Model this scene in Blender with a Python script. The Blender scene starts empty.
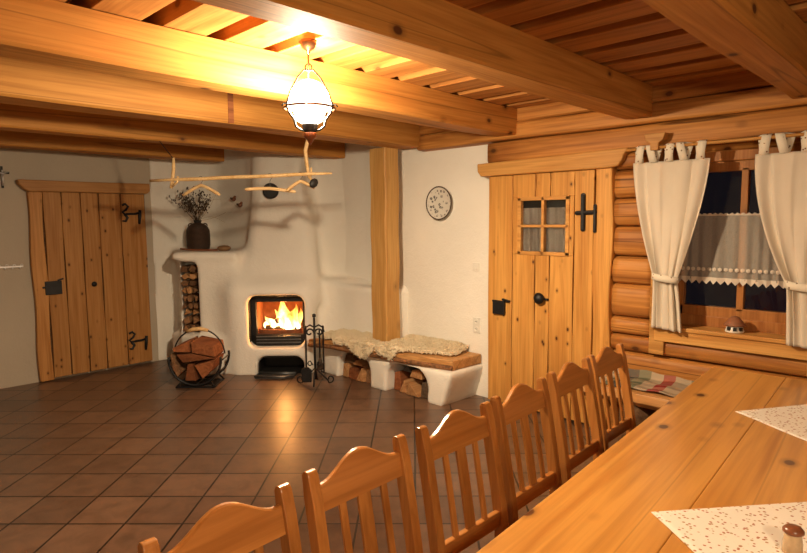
import bpy, bmesh, math, random
import numpy as np
from mathutils import Vector, Matrix, Quaternion
R = random.Random(7)
SC = bpy.context.scene
COL = SC.collection
PI = math.pi
S2 = math.sqrt(2)

# ------------------------------------------------------------------ helpers
def V(*a): return Vector(a)

def box(bm, c, s, rot=None, taper=None):
    """box centred at c with full size s"""
    vs = []
    for dz in (-.5, .5):
        for dx, dy in ((-.5, -.5), (.5, -.5), (.5, .5), (-.5, .5)):
            k = taper if (taper and dz > 0) else 1
            p = Vector((dx*s[0]*k, dy*s[1]*k, dz*s[2]))
            if rot is not None: p = rot @ p
            vs.append(bm.verts.new(p + Vector(c)))
    for f in ((3, 2, 1, 0), (4, 5, 6, 7), (0, 1, 5, 4), (1, 2, 6, 5), (2, 3, 7, 6), (3, 0, 4, 7)):
        bm.faces.new([vs[i] for i in f])

def span(bm, a, b):
    box(bm, [(a[i]+b[i])/2 for i in range(3)], [abs(b[i]-a[i]) for i in range(3)])

def frame_of(d):
    d = Vector(d).normalized()
    up = Vector((0, 0, 1)) if abs(d.z) < .9 else Vector((1, 0, 0))
    x = d.cross(up).normalized()
    return x, d.cross(x).normalized(), d

def tube(bm, pts, r, seg=8, closed=False, sx=1, sy=1):
    """round tube along pts; r number or list"""
    pts = [Vector(p) for p in pts]
    n = len(pts)
    rs = r if isinstance(r, (list, tuple)) else [r]*n
    rings = []
    px = None
    for i, p in enumerate(pts):
        if closed: d = pts[(i+1) % n]-pts[i-1]
        else: d = pts[min(i+1, n-1)]-pts[max(i-1, 0)]
        if d.length < 1e-9: d = Vector((0, 0, 1))
        d.normalize()
        if px is None:
            px, _, _ = frame_of(d)
        else:
            px = px - d*px.dot(d)
            if px.length < 1e-6: px, _, _ = frame_of(d)
            px.normalize()
        py = d.cross(px)
        rings.append([bm.verts.new(p+px*(rs[i]*sx*math.cos(a))+py*(rs[i]*sy*math.sin(a)))
                      for a in (2*PI*k/seg for k in range(seg))])
    m = n if closed else n-1
    for i in range(m):
        A, B = rings[i], rings[(i+1) % n]
        for k in range(seg):
            bm.faces.new((A[k], A[(k+1) % seg], B[(k+1) % seg], B[k]))
    if not closed:
        bm.faces.new(list(reversed(rings[0]))); bm.faces.new(rings[-1])

def lathe(bm, prof, c=(0, 0, 0), seg=24, M=None, cap=True):
    """prof: list of (r,z)"""
    rings = []
    for r, z in prof:
        ring = []
        for k in range(seg):
            a = 2*PI*k/seg
            p = Vector((r*math.cos(a), r*math.sin(a), z))
            if M is not None: p = M @ p
            ring.append(bm.verts.new(p+Vector(c)))
        rings.append(ring)
    for A, B in zip(rings, rings[1:]):
        for k in range(seg):
            bm.faces.new((A[k], A[(k+1) % seg], B[(k+1) % seg], B[k]))
    if cap:
        bm.faces.new(list(reversed(rings[0]))); bm.faces.new(rings[-1])

def prism(bm, poly, o, ex, ey, ez, d):
    """2D poly in frame (ex,ey) at origin o, extruded by d along ez"""
    o, ex, ey, ez = Vector(o), Vector(ex), Vector(ey), Vector(ez)
    a = [bm.verts.new(o+ex*x+ey*y) for x, y in poly]
    b = [bm.verts.new(o+ex*x+ey*y+ez*d) for x, y in poly]
    n = len(poly)
    bm.faces.new(a); bm.faces.new(list(reversed(b)))
    for i in range(n):
        bm.faces.new((a[i], b[i], b[(i+1) % n], a[(i+1) % n]))

def grid(bm, fn, nu, nv, thick=None):
    """surface from fn(s,t); optional second side fn offset"""
    g = [[bm.verts.new(fn(i/nu, j/nv)) for j in range(nv+1)] for i in range(nu+1)]
    for i in range(nu):
        for j in range(nv):
            bm.faces.new((g[i][j], g[i+1][j], g[i+1][j+1], g[i][j+1]))
    return g

def arc(c, r, a0, a1, n, ex, ez):
    ex, ez, c = Vector(ex), Vector(ez), Vector(c)
    return [c+ex*(r*math.cos(a0+(a1-a0)*i/n))+ez*(r*math.sin(a0+(a1-a0)*i/n)) for i in range(n+1)]

def spiral(c, r0, r1, a0, a1, n, ex, ez):
    ex, ez, c = Vector(ex), Vector(ez), Vector(c)
    out = []
    for i in range(n+1):
        t = i/n; a = a0+(a1-a0)*t; r = r0+(r1-r0)*t
        out.append(c+ex*(r*math.cos(a))+ez*(r*math.sin(a)))
    return out

def obj(name, bm, mat, parent=None, loc=None, bevel=0, smooth=False, solid=0, sub=0):
    bmesh.ops.recalc_face_normals(bm, faces=bm.faces)
    me = bpy.data.meshes.new(name)
    bm.to_mesh(me); bm.free()
    o = bpy.data.objects.new(name, me); COL.objects.link(o)
    if mat: me.materials.append(mat)
    if parent is not None: o.parent = parent
    if loc is not None: o.location = loc
    if smooth:
        for p in me.polygons: p.use_smooth = True
    if solid:
        m = o.modifiers.new('solid', 'SOLIDIFY'); m.thickness = solid; m.offset = 0
    if bevel:
        m = o.modifiers.new('bevel', 'BEVEL'); m.width = bevel; m.segments = 2; m.limit_method = 'ANGLE'
    if sub:
        m = o.modifiers.new('sub', 'SUBSURF'); m.levels = sub; m.render_levels = sub
    return o

def tag(o, label, cat, group=None):
    o['label'] = label; o['category'] = cat
    if group: o['group'] = group
    return o

def thing(name, label, cat, loc=(0, 0, 0), rz=0, group=None):
    o = bpy.data.objects.new(name, None); COL.objects.link(o)
    o.empty_display_size = .1
    o.location = loc; o.rotation_euler = (0, 0, rz)
    return tag(o, label, cat, group)

def struct(o):
    o['kind'] = 'structure'; return o

def B(): return bmesh.new()

# ------------------------------------------------------------------ materials
class NT:
    def __init__(s, name):
        s.m = bpy.data.materials.new(name); s.m.use_nodes = True
        s.t = s.m.node_tree; s.n = s.t.nodes; s.l = s.t.links
        s.b = s.n['Principled BSDF']; s.out = s.n['Material Output']
    def add(s, typ, **k):
        nd = s.n.new(typ)
        for a, v in k.items():
            if a.startswith('i_'):
                key = a[2:]
                key = int(key) if key.isdigit() else key.replace('_', ' ')
                nd.inputs[key].default_value = v
            else: setattr(nd, a, v)
        return nd
    def link(s, a, b): s.l.new(a, b)
    def coords(s, scale=(1, 1, 1), rot=(0, 0, 0), loc=(0, 0, 0), src='Object'):
        tc = s.add('ShaderNodeTexCoord')
        mp = s.add('ShaderNodeMapping')
        mp.inputs['Scale'].default_value = scale
        mp.inputs['Rotation'].default_value = rot
        mp.inputs['Location'].default_value = loc
        s.link(tc.outputs[src], mp.inputs['Vector'])
        return mp.outputs['Vector']
    def ramp(s, fac, stops):
        r = s.add('ShaderNodeValToRGB')
        e = r.color_ramp.elements
        while len(e) < len(stops): e.new(.5)
        for x, (p, c) in zip(e, stops):
            x.position = p
            x.color = (c[0], c[1], c[2], 1) if isinstance(c, (tuple, list)) else (c, c, c, 1)
        s.link(fac, r.inputs[0]); return r.outputs[0]
    def mix(s, fac, a, b, mode='MIX'):
        m = s.add('ShaderNodeMix', data_type='RGBA', blend_type=mode)
        for i, v in ((0, fac), (6, a), (7, b)):
            if hasattr(v, 'is_output'): s.link(v, m.inputs[i])
            else: m.inputs[i].default_value = v if i == 0 else (v[0], v[1], v[2], 1)
        return m.outputs[2]
    def bump(s, h, strength=.2, dist=.01):
        b = s.add('ShaderNodeBump'); b.inputs['Strength'].default_value = strength
        b.inputs['Distance'].default_value = dist
        s.link(h, b.inputs['Height']); s.link(b.outputs[0], s.b.inputs['Normal'])
    def noise(s, vec, scale=5, detail=4, dist=0, rough=.5):
        n = s.add('ShaderNodeTexNoise'); n.inputs['Scale'].default_value = scale
        n.inputs['Detail'].default_value = detail; n.inputs['Distortion'].default_value = dist
        n.inputs['Roughness'].default_value = rough
        s.link(vec, n.inputs['Vector']); return n.outputs[0]

def wood(name, light, dark, axis='X', rough=.45, knots=.6, grain=1.0, knot_c=(.10, .035, .012), rnd=.12, dens=3.2, coat=0, cracks=0, streak=.5):
    t = NT(name)
    ai = 'XYZ'.index(axis)
    sc = [14*grain]*3; sc[ai] = .9*grain
    oi = t.add('ShaderNodeObjectInfo')
    tc = t.add('ShaderNodeTexCoord')
    off = t.add('ShaderNodeVectorMath', operation='ADD')
    mul = t.add('ShaderNodeVectorMath', operation='SCALE'); mul.inputs['Scale'].default_value = 9.0
    cmb = t.add('ShaderNodeCombineXYZ')
    for i in range(3): t.link(oi.outputs['Random'], cmb.inputs[i])
    t.link(cmb.outputs[0], mul.inputs[0])
    t.link(tc.outputs['Object'], off.inputs[0]); t.link(mul.outputs[0], off.inputs[1])
    mp = t.add('ShaderNodeMapping'); mp.inputs['Scale'].default_value = sc
    t.link(off.outputs[0], mp.inputs['Vector'])
    n1 = t.noise(mp.outputs[0], .8, 3, 1.2)
    mp2 = t.add('ShaderNodeMapping'); s2 = [70*grain]*3; s2[ai] = 2.0*grain
    mp2.inputs['Scale'].default_value = s2; t.link(off.outputs[0], mp2.inputs['Vector'])
    n2 = t.noise(mp2.outputs[0], 1, 2, .2)
    mid = [(a+b)/2 for a, b in zip(light, dark)]
    c = t.ramp(n1, [(.32, dark), (.47, mid), (.62, light)])
    f = t.ramp(n2, [(.32, (.66, .60, .54)), (.58, (1, 1, 1))])
    c = t.mix(streak, c, f, 'MULTIPLY')
    if cracks:
        mp4 = t.add('ShaderNodeMapping'); s4 = [5.0*grain]*3; s4[ai] = .10*grain
        mp4.inputs['Scale'].default_value = s4; t.link(off.outputs[0], mp4.inputs['Vector'])
        n4 = t.noise(mp4.outputs[0], 1, 1, 0)
        ck = t.ramp(n4, [(.492, 0), (.498, cracks), (.502, cracks), (.508, 0)])
        c = t.mix(ck, c, [q*.25 for q in dark])
    if knots > 0:
        mp3 = t.add('ShaderNodeMapping'); s3 = [dens*1.15]*3; s3[ai] = dens*.75
        mp3.inputs['Scale'].default_value = s3; t.link(off.outputs[0], mp3.inputs['Vector'])
        vo = t.add('ShaderNodeTexVoronoi'); vo.inputs['Scale'].default_value = 1.0
        t.link(mp3.outputs[0], vo.inputs['Vector'])
        k = t.ramp(vo.outputs['Distance'], [(.0, knots), (.07, knots), (.10, knots*.4), (.19, 0)])
        c = t.mix(k, c, knot_c)
    hs = t.add('ShaderNodeHueSaturation')
    mr = t.add('ShaderNodeMapRange'); mr.inputs[3].default_value = 1-rnd; mr.inputs[4].default_value = 1+rnd
    t.link(oi.outputs['Random'], mr.inputs[0]); t.link(mr.outputs[0], hs.inputs['Value'])
    t.link(c, hs.inputs['Color']); t.link(hs.outputs[0], t.b.inputs['Base Color'])
    t.b.inputs['Roughness'].default_value = rough
    t.b.inputs['Specular IOR Level'].default_value = .5 if coat else .22
    if coat:
        t.b.inputs['Coat Weight'].default_value = coat; t.b.inputs['Coat Roughness'].default_value = .18
    t.bump(n2, .12, .004)
    return t.m

def plain(name, c, rough=.6, metal=0, noise_amt=.15, scale=12, bump=.1, spec=.5):
    t = NT(name)
    v = t.coords()
    n = t.noise(v, scale, 4)
    col = t.ramp(n, [(.3, [x*(1-noise_amt) for x in c]), (.7, [min(1, x*(1+noise_amt)) for x in c])])
    t.link(col, t.b.inputs['Base Color'])
    t.b.inputs['Roughness'].default_value = rough; t.b.inputs['Metallic'].default_value = metal
    t.b.inputs['Specular IOR Level'].default_value = spec
    if bump: t.bump(n, bump, .01)
    return t.m

PINE_L, PINE_D = (.62, .335, .125), (.47, .225, .07)
M = {}
M['beam'] = wood('pine_beam', (.57, .265, .062), (.44, .18, .037), 'X', .62, 1.0, dens=4.2, cracks=.5)
M['ceil'] = wood('ceiling_boards', (.46, .20, .052), (.30, .115, .026), 'Y', .55, .8, dens=4.5)
M['doorw'] = wood('door_boards', (.67, .345, .09), (.52, .235, .054), 'Z', .5, 1.0, dens=8)
M['doorw2'] = wood('shaded_door_boards', (.50, .245, .08), (.39, .17, .048), 'Z', .5, 1.0, dens=8)  # the left door's shade is put into this darker, browner colour
M['winw'] = wood('shaded_window_wood', (.44, .19, .055), (.32, .12, .032), 'Z', .45, .5)  # shade of the recess and curtains is put into this darker wood
M['lint'] = wood('lintel_wood', (.64, .34, .10), (.48, .22, .055), 'Y', .5, .7)
M['lintx'] = wood('dark_lintel_wood', (.50, .26, .095), (.40, .185, .06), 'X', .5, .7)  # darker lintel tone for the left door
M['log'] = wood('wall_log', (.53, .235, .058), (.28, .10, .023), 'Y', .5, 1.0, grain=.9, dens=4.5, cracks=.9, streak=.75)
M['post'] = wood('post_wood', (.70, .41, .14), (.58, .30, .085), 'Z', .5, .7)
M['table'] = wood('table_wood', (.58, .28, .06), (.44, .185, .034), 'X', .33, 1.0, grain=.8, dens=4.0, coat=.25, cracks=.35, streak=.4)
M['chair'] = wood('chair_wood', (.50, .21, .052), (.35, .13, .028), 'Z', .32, 0, coat=.3)
M['chairx'] = wood('chair_rail_wood', (.50, .21, .052), (.35, .13, .028), 'X', .32, 0, coat=.3)
M['bench'] = wood('bench_slab', (.66, .36, .14), (.50, .24, .08), 'Y', .45, .8, dens=6, cracks=.6)
M['stick'] = wood('peeled_stick', (.72, .50, .25), (.60, .38, .16), 'X', .5, 0)
M['hanger'] = wood('hanger_wood', (.72, .50, .26), (.62, .40, .18), 'X', .45, 0)
M['firelog'] = wood('split_firewood', (.50, .27, .12), (.34, .16, .065), 'X', .8, .2, grain=1.5, rnd=.3)
M['redlog'] = wood('reddish_firewood', (.28, .10, .04), (.16, .052, .02), 'X', .8, .1, grain=1.5, rnd=.3)
M['darklog'] = wood('barky_firewood', (.26, .14, .07), (.12, .06, .03), 'X', .85, .1, grain=1.5, rnd=.4)
M['bark'] = plain('bark', (.10, .06, .035), .9, 0, .5, 40, .6)
M['iron'] = plain('black_iron', (.012, .012, .014), .5, .3, .3, 30, .15)
M['dial'] = plain('matte_black', (.012, .011, .011), .6, 0, .2, 30, .1)
M['grey'] = plain('grey_steel', (.16, .165, .17), .4, .8, .15, 20, .05)
M['bronze'] = plain('lamp_bronze', (.16, .07, .03), .3, .9, .15, 20, .02)
M['knobw'] = plain('turned_dark_wood', (.20, .07, .03), .3, 0, .2, 30, .02)
M['white'] = plain('white_plastic', (.78, .76, .70), .35, 0, .03, 10, 0)
M['silver'] = plain('silvery_metal', (.75, .75, .76), .3, .7, .05, 10, 0)
M['brick'] = plain('firebrick', (.22, .075, .03), .85, 0, .3, 14, .3)
M['vasec'] = None

def plaster(name, c):
    t = NT(name)
    v = t.coords()
    n = t.noise(v, 9, 5, .3)
    n2 = t.noise(v, 60, 3)
    n3 = t.noise(v, 1.3, 3)
    col = t.ramp(n3, [(.3, [x*.90 for x in c]), (.7, c)])
    t.link(col, t.b.inputs['Base Color'])
    t.b.inputs['Roughness'].default_value = .9
    add = t.add('ShaderNodeMath', operation='MULTIPLY_ADD'); add.inputs[1].default_value = .35
    t.link(n2, add.inputs[0]); t.link(n, add.inputs[2])
    t.bump(add.outputs[0], .45, .02)
    return t.m
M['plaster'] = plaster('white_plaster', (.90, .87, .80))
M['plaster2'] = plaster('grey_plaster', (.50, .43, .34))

def tiles():
    t = NT('floor_tiles')
    rot = math.radians(46.9)
    w = .33
    c, s = math.cos(rot), math.sin(rot)
    # one known crossing of the grout lines on the floor
    cp, rp = Vector((1.745, 3.431)), Vector((2.388, 3.013))
    lx = -(c*cp.x-s*cp.y); ly = -(s*rp.x+c*rp.y)
    v = t.coords(rot=(0, 0, rot), loc=(lx+w*30, ly+w*30, 0))
    br = t.add('ShaderNodeTexBrick'); br.offset = 0; br.squash = 1
    t.link(v, br.inputs['Vector'])
    for k, x in (('Scale', 1), ('Mortar Size', .0065), ('Mortar Smooth', .15), ('Bias', 0), ('Brick Width', w), ('Row Height', w)):
        br.inputs[k].default_value = x
    br.inputs['Color1'].default_value = (.195, .112, .070, 1)
    br.inputs['Color2'].default_value = (.135, .078, .050, 1)
    br.inputs['Mortar'].default_value = (.022, .014, .011, 1)
    v2 = t.coords()
    n = t.noise(v2, 9, 6, .6, .6)
    f = t.ramp(n, [(.28, (.62, .60, .58)), (.55, (1, 1, 1)), (.75, (1.25, 1.2, 1.12))])
    col = t.mix(.85, br.outputs['Color'], f, 'MULTIPLY')
    t.link(col, t.b.inputs['Base Color'])
    rr = t.add('ShaderNodeMapRange'); rr.inputs[3].default_value = .24; rr.inputs[4].default_value = .46
    t.link(n, rr.inputs[0]); t.link(rr.outputs[0], t.b.inputs['Roughness'])
    sub = t.add('ShaderNodeMath', operation='MULTIPLY_ADD'); sub.inputs[1].default_value = -1.0
    t.link(br.outputs['Fac'], sub.inputs[0])
    m2 = t.add('ShaderNodeMath', operation='MULTIPLY'); m2.inputs[1].default_value = .25
    t.link(n, m2.inputs[0]); t.link(m2.outputs[0], sub.inputs[2])
    t.bump(sub.outputs[0], .35, .004)
    return t.m
M['tiles'] = tiles()

def fabric(name, c, scale=400, trans=0, rough=.9):
    t = NT(name)
    v = t.coords()
    n = t.noise(v, 120, 3)
    n2 = t.noise(v, 5, 3)
    col = t.ramp(n2, [(.3, [x*.92 for x in c]), (.7, c)])
    t.link(col, t.b.inputs['Base Color']); t.b.inputs['Roughness'].default_value = rough
    t.b.inputs['Specular IOR Level'].default_value = .1
    t.bump(n, .15, .003)
    if trans:
        tr = t.add('ShaderNodeBsdfTranslucent'); tr.inputs[0].default_value = (*c, 1)
        mx = t.add('ShaderNodeMixShader'); mx.inputs[0].default_value = trans
        t.link(t.b.outputs[0], mx.inputs[1]); t.link(tr.outputs[0], mx.inputs[2])
        t.link(mx.outputs[0], t.out.inputs[0])
    return t.m
M['curtain'] = fabric('curtain_linen', (.80, .72, .60), trans=.15)
M['fleece'] = fabric('sheep_fleece', (.80, .70, .52))

def print_cloth(name, base, c1, c2, sc=26, amt=.16):
    t = NT(name)
    v = t.coords()
    vo = t.add('ShaderNodeTexVoronoi'); vo.inputs['Scale'].default_value = sc; t.link(v, vo.inputs['Vector'])
    k = t.ramp(vo.outputs['Distance'], [(.0, 1), (amt, 1), (amt+.10, 0)])
    sel = t.add('ShaderNodeSeparateColor'); t.link(vo.outputs['Color'], sel.inputs[0])
    gate = t.ramp(sel.outputs[0], [(.30, 0), (.34, 1)])
    cc = t.ramp(sel.outputs[1], [(.45, c1), (.55, c2)])
    kk = t.add('ShaderNodeMath', operation='MULTIPLY'); t.link(k, kk.inputs[0]); t.link(gate, kk.inputs[1])
    col = t.mix(kk.outputs[0], base, cc)
    t.link(col, t.b.inputs['Base Color']); t.b.inputs['Roughness'].default_value = .85
    t.b.inputs['Specular IOR Level'].default_value = .15
    n = t.noise(v, 220, 2); t.bump(n, .12, .003)
    return t.m
M['cloth'] = print_cloth('floral_cloth', (.80, .74, .64), (.42, .18, .11), (.44, .30, .16), 70, .27)
M['tab'] = print_cloth('dotted_tab_cloth', (.76, .70, .58), (.20, .08, .05), (.16, .11, .06), 45, .2)

def lace():
    t = NT('lace')
    v = t.coords()
    n = t.noise(v, 420, 2)
    f = t.ramp(n, [(.35, .30), (.65, .50)])
    t.b.inputs['Base Color'].default_value = (.75, .68, .58, 1); t.b.inputs['Roughness'].default_value = .9
    tp = t.add('ShaderNodeBsdfTransparent')
    mx = t.add('ShaderNodeMixShader'); t.link(f, mx.inputs[0])
    t.link(tp.outputs[0], mx.inputs[1]); t.link(t.b.outputs[0], mx.inputs[2])
    t.link(mx.outputs[0], t.out.inputs[0])
    return t.m
M['lace'] = lace()
M['lacehem'] = fabric('lace_hem', (.78, .70, .60), trans=.1)

def plaid(name):
    t = NT(name)
    def bands(axis, freq, stops, ph):
        tc = t.add('ShaderNodeTexCoord')
        sx = t.add('ShaderNodeSeparateXYZ'); t.link(tc.outputs['Object'], sx.inputs[0])
        a = t.add('ShaderNodeMath', operation='MULTIPLY_ADD'); a.inputs[1].default_value = freq; a.inputs[2].default_value = ph
        t.link(sx.outputs[axis], a.inputs[0])
        f = t.add('ShaderNodeMath', operation='FRACT'); t.link(a.outputs[0], f.inputs[0])
        r = t.add('ShaderNodeValToRGB'); r.color_ramp.interpolation = 'CONSTANT'
        e = r.color_ramp.elements
        while len(e) < len(stops): e.new(.5)
        for x, (p, c) in zip(e, stops): x.position = p; x.color = (*c, 1)
        t.link(f.outputs[0], r.inputs[0]); return r.outputs[0]
    red, grn, drk, tan, gry = (.30, .025, .02), (.14, .15, .09), (.035, .032, .035), (.42, .33, .23), (.20, .17, .14)
    a = bands('Y', 2.0, [(0, drk), (.17, grn), (.26, tan), (.47, red), (.64, tan), (.82, grn)], .55)
    b = bands('X', 4.3, [(0, tan), (.3, gry), (.5, grn), (.62, tan), (.85, drk)], .1)
    col = t.mix(.3, a, b)
    v = t.coords(); n = t.noise(v, 180, 2)
    t.link(col, t.b.inputs['Base Color']); t.b.inputs['Roughness'].default_value = .95
    t.b.inputs['Specular IOR Level'].default_value = .1
    t.bump(n, .3, .004)
    return t.m
M['plaid'] = plaid('plaid_wool')

def glass(name, tint=(1, 1, 1), rough=0):
    t = NT(name)
    t.b.inputs['Base Color'].default_value = (*tint, 1)
    t.b.inputs['Transmission Weight'].default_value = 1
    t.b.inputs['Roughness'].default_value = rough; t.b.inputs['IOR'].default_value = 1.45
    return t.m
M['pane'] = glass('window_glass')

def glow(name, c, strength, alpha=1.0):
    t = NT(name)
    em = t.add('ShaderNodeEmission'); em.inputs[0].default_value = (*c, 1); em.inputs[1].default_value = strength
    if alpha < 1:
        tp = t.add('ShaderNodeBsdfTransparent')
        mx = t.add('ShaderNodeMixShader'); mx.inputs[0].default_value = alpha
        t.link(tp.outputs[0], mx.inputs[1]); t.link(em.outputs[0], mx.inputs[2])
        t.link(mx.outputs[0], t.out.inputs[0])
    else: t.link(em.outputs[0], t.out.inputs[0])
    return t.m
M['shade'] = glow('glowing_opal_glass', (1, .88, .66), 2.4, .66)
M['glass2'] = glow('glowing_lower_glass', (1, .88, .66), 2.6, .35)
M['ember'] = glow('ember', (1, .22, .03), 5)

def flame():
    t = NT('flame')
    tc = t.add('ShaderNodeTexCoord')
    sx = t.add('ShaderNodeSeparateXYZ'); t.link(tc.outputs['Object'], sx.inputs[0])
    v = t.coords(scale=(6, 6, 3))
    n = t.noise(v, 1.6, 3, .6)
    a = t.add('ShaderNodeMath', operation='MULTIPLY_ADD'); a.inputs[1].default_value = 1.5
    t.link(sx.outputs['Z'], a.inputs[0]); t.link(n, a.inputs[2])
    col = t.ramp(a.outputs[0], [(.45, (1, .72, .30)), (.75, (1, .42, .07)), (1.0, (.9, .16, .015))])
    st = t.ramp(a.outputs[0], [(.4, 1), (.7, .55), (1.0, .16)])
    ml = t.add('ShaderNodeMath', operation='MULTIPLY'); ml.inputs[1].default_value = 2.6
    t.link(st, ml.inputs[0])
    em = t.add('ShaderNodeEmission'); t.link(col, em.inputs[0]); t.link(ml.outputs[0], em.inputs[1])
    tp = t.add('ShaderNodeBsdfTransparent')
    lw = t.add('ShaderNodeLayerWeight'); lw.inputs[0].default_value = .35
    al = t.ramp(lw.outputs['Facing'], [(.0, .9), (.6, .65), (1.0, .0)])
    mx = t.add('ShaderNodeMixShader'); t.link(al, mx.inputs[0])
    t.link(tp.outputs[0], mx.inputs[1]); t.link(em.outputs[0], mx.inputs[2]); t.link(mx.outputs[0], t.out.inputs[0])
    return t.m
M['flame'] = flame()

def wicker():
    t = NT('dark_wicker')
    v = t.coords(scale=(1, 1, 1))
    w = t.add('ShaderNodeTexWave', wave_type='BANDS', bands_direction='Z'); w.inputs['Scale'].default_value = 22
    w.inputs['Distortion'].default_value = 1.0; t.link(v, w.inputs['Vector'])
    n = t.noise(v, 30, 3)
    mixn = t.mix(.5, w.outputs['Color'], n)
    col = t.ramp(mixn, [(.3, (.018, .010, .007)), (.7, (.085, .045, .026))])
    t.link(col, t.b.inputs['Base Color']); t.b.inputs['Roughness'].default_value = .6
    t.bump(w.outputs['Fac'], .6, .01)
    return t.m
M['wicker'] = wicker()
M['twig'] = plain('dry_twig', (.07, .045, .03), .8, 0, .3, 60, 0)
M['twigl'] = plain('pale_dry_stem', (.38, .27, .15), .8, 0, .3, 60, 0)

def plate_mat():
    t = NT('painted_plate')
    v = t.coords()
    vo = t.add('ShaderNodeTexVoronoi'); vo.inputs['Scale'].default_value = 24; t.link(v, vo.inputs['Vector'])
    k = t.ramp(vo.outputs['Distance'], [(.0, 1), (.30, 1), (.42, 0)])
    le = t.add('ShaderNodeVectorMath', operation='LENGTH'); t.link(v, le.inputs[0])
    rim = t.ramp(le.outputs['Value'], [(.135, 1), (.15, 0)])
    n = t.noise(v, 90, 2); g = t.ramp(n, [(.42, 0), (.5, 1)])
    mk = t.add('ShaderNodeMath', operation='MULTIPLY'); t.link(k, mk.inputs[0]); t.link(rim, mk.inputs[1])
    mk2 = t.add('ShaderNodeMath', operation='MULTIPLY'); t.link(mk.outputs[0], mk2.inputs[0]); t.link(g, mk2.inputs[1])
    col = t.mix(mk2.outputs[0], (.72, .70, .64), (.07, .065, .06))
    t.link(col, t.b.inputs['Base Color']); t.b.inputs['Roughness'].default_value = .3
    return t.m
M['plate'] = plate_mat()

# ------------------------------------------------------------------ room shell
XB, YA, ZC = 4.487, 7.11, 2.64
X0, Y0 = -2.6, -2.9
bm = B(); span(bm, (X0, Y0, -.1), (XB+.6, YA+.2, 0)); struct(obj('floor', bm, M['tiles']))
bm = B()
span(bm, (X0, Y0, ZC+.09), (XB+.3, YA+.2, ZC+.14))
y = 0
xx = X0
k = 0
while xx < XB+.1:
    w = .225
    span(bm, (xx, Y0, ZC), (min(xx+w, XB+.2), YA, ZC+.09)); xx += w+.10; k += 1
ceil = struct(obj('ceiling', bm, M['ceil'], bevel=.004))
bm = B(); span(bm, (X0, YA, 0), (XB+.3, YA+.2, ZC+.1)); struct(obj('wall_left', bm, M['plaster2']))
bm = B(); span(bm, (XB, 3.13, 0), (XB+.3, YA, ZC+.1)); struct(obj('wall_back', bm, M['plaster']))
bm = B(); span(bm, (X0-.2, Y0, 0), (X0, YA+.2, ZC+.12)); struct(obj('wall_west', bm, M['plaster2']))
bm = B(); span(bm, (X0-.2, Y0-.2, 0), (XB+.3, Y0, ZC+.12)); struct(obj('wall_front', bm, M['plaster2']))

# ------------------------------------------------------------------ log wall with door and window (wall_right)
def log(bm, y0, y1, z0, z1, x=4.5, depth=.10, seed=0, pw=.58):
    rr = random.Random(seed*13+5)
    n = max(6, int(abs(y1-y0)/.12)); seg = 20
    zc = (z0+z1)/2; hz = (z1-z0)/2*.99
    rings = []
    a1, a2, p1, p2 = rr.uniform(.004, .010), rr.uniform(.003, .007), rr.uniform(0, 6), rr.uniform(0, 6)
    for i in range(n+1):
        yy = y0+(y1-y0)*i/n
        wob = a1*math.sin(yy*2.1+p1)+a2*math.sin(yy*5.3+p2)
        ring = []
        for q in range(seg):
            a = 2*PI*q/seg
            ca, sa = math.cos(a), math.sin(a)
            # squarish-round section
            px = math.copysign(abs(ca)**pw, ca)*(depth+wob*.6); pz = math.copysign(abs(sa)**pw, sa)*(hz)
            ring.append(bm.verts.new((x+px, yy, zc+pz+wob*.3)))
        rings.append(ring)
    for A, Bq in zip(rings, rings[1:]):
        for q in range(seg):
            bm.faces.new((A[q], A[(q+1) % seg], Bq[(q+1) % seg], Bq[q]))
    bm.faces.new(list(reversed(rings[0]))); bm.faces.new(rings[-1])

bm = B()
ZL = [0, .22, .45, .669, .80, .936, 1.194, 1.411, 1.641, 1.854, 2.066, 2.20, 2.385, 2.53, 2.66]
WY0, WY1 = .60, 1.66          # window opening
for i in range(len(ZL)-1):
    z0, z1 = ZL[i], ZL[i+1]
    if z1 <= .81:
        log(bm, Y0, 1.985, z0, z1, seed=i)
    elif z1 <= 2.21:
        log(bm, WY1+.02, 1.985, z0, z1, seed=i); log(bm, Y0, WY0-.02, z0, z1, seed=i+30)
    else:
        log(bm, Y0, 3.16 if z1 < 2.5 else 4.0, z0, z1, x=4.47 if z0 < 2.3 else 4.45, depth=.10, seed=i, pw=.3)
# thin backing between the logs (chinking), outside the openings
span(bm, (4.49, Y0, 0), (4.66, 2.02, .78)); span(bm, (4.49, Y0, .78), (4.66, WY0, 2.6))
span(bm, (4.49, WY1, .78), (4.66, 2.02, 2.6)); span(bm, (4.49, WY0, 2.16), (4.66, 3.16, 2.7))
struct(obj('wall_right', bm, M['log'], smooth=True))
# wall plate on top of the plastered wall
bm = B(); span(bm, (4.39, 3.0, 2.44), (4.62, 4.02, 2.64))
struct(obj('trim_1', bm, M['lint'], bevel=.01))

# ------------------------------------------------------------------ ceiling beams and post
def beam(name_label, y0, y1, x0, x1, z0=2.42):
    bm = B(); L = x1-x0
    n = 24
    # gently uneven hewn edges
    rr = random.Random(int(y0*100))
    def fn(yy, zz, i): return Vector((x0+L*i/n, yy+.004*math.sin(i*.9+y0*7), zz+.004*math.sin(i*.7+yy*5)))
    rings = []
    c = .014
    for i in range(n+1):
        rings.append([bm.verts.new(fn(*p, i)) for p in ((y0+c, z0), (y1-c, z0), (y1, z0+c), (y1, ZC-.002), (y0, ZC-.002), (y0, z0+c))])
    for A, Bq in zip(rings, rings[1:]):
        for q in range(6): bm.faces.new((A[q], A[(q+1) % 6], Bq[(q+1) % 6], Bq[q]))
    bm.faces.new(list(reversed(rings[0]))); bm.faces.new(rings[-1])
    return tag(obj('ceiling_beam', bm, M['beam']), name_label, 'beam')
beam('pine ceiling beam nearest the viewer, ending above the window curtains', .64, .845, X0+.02, 4.34)
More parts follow.
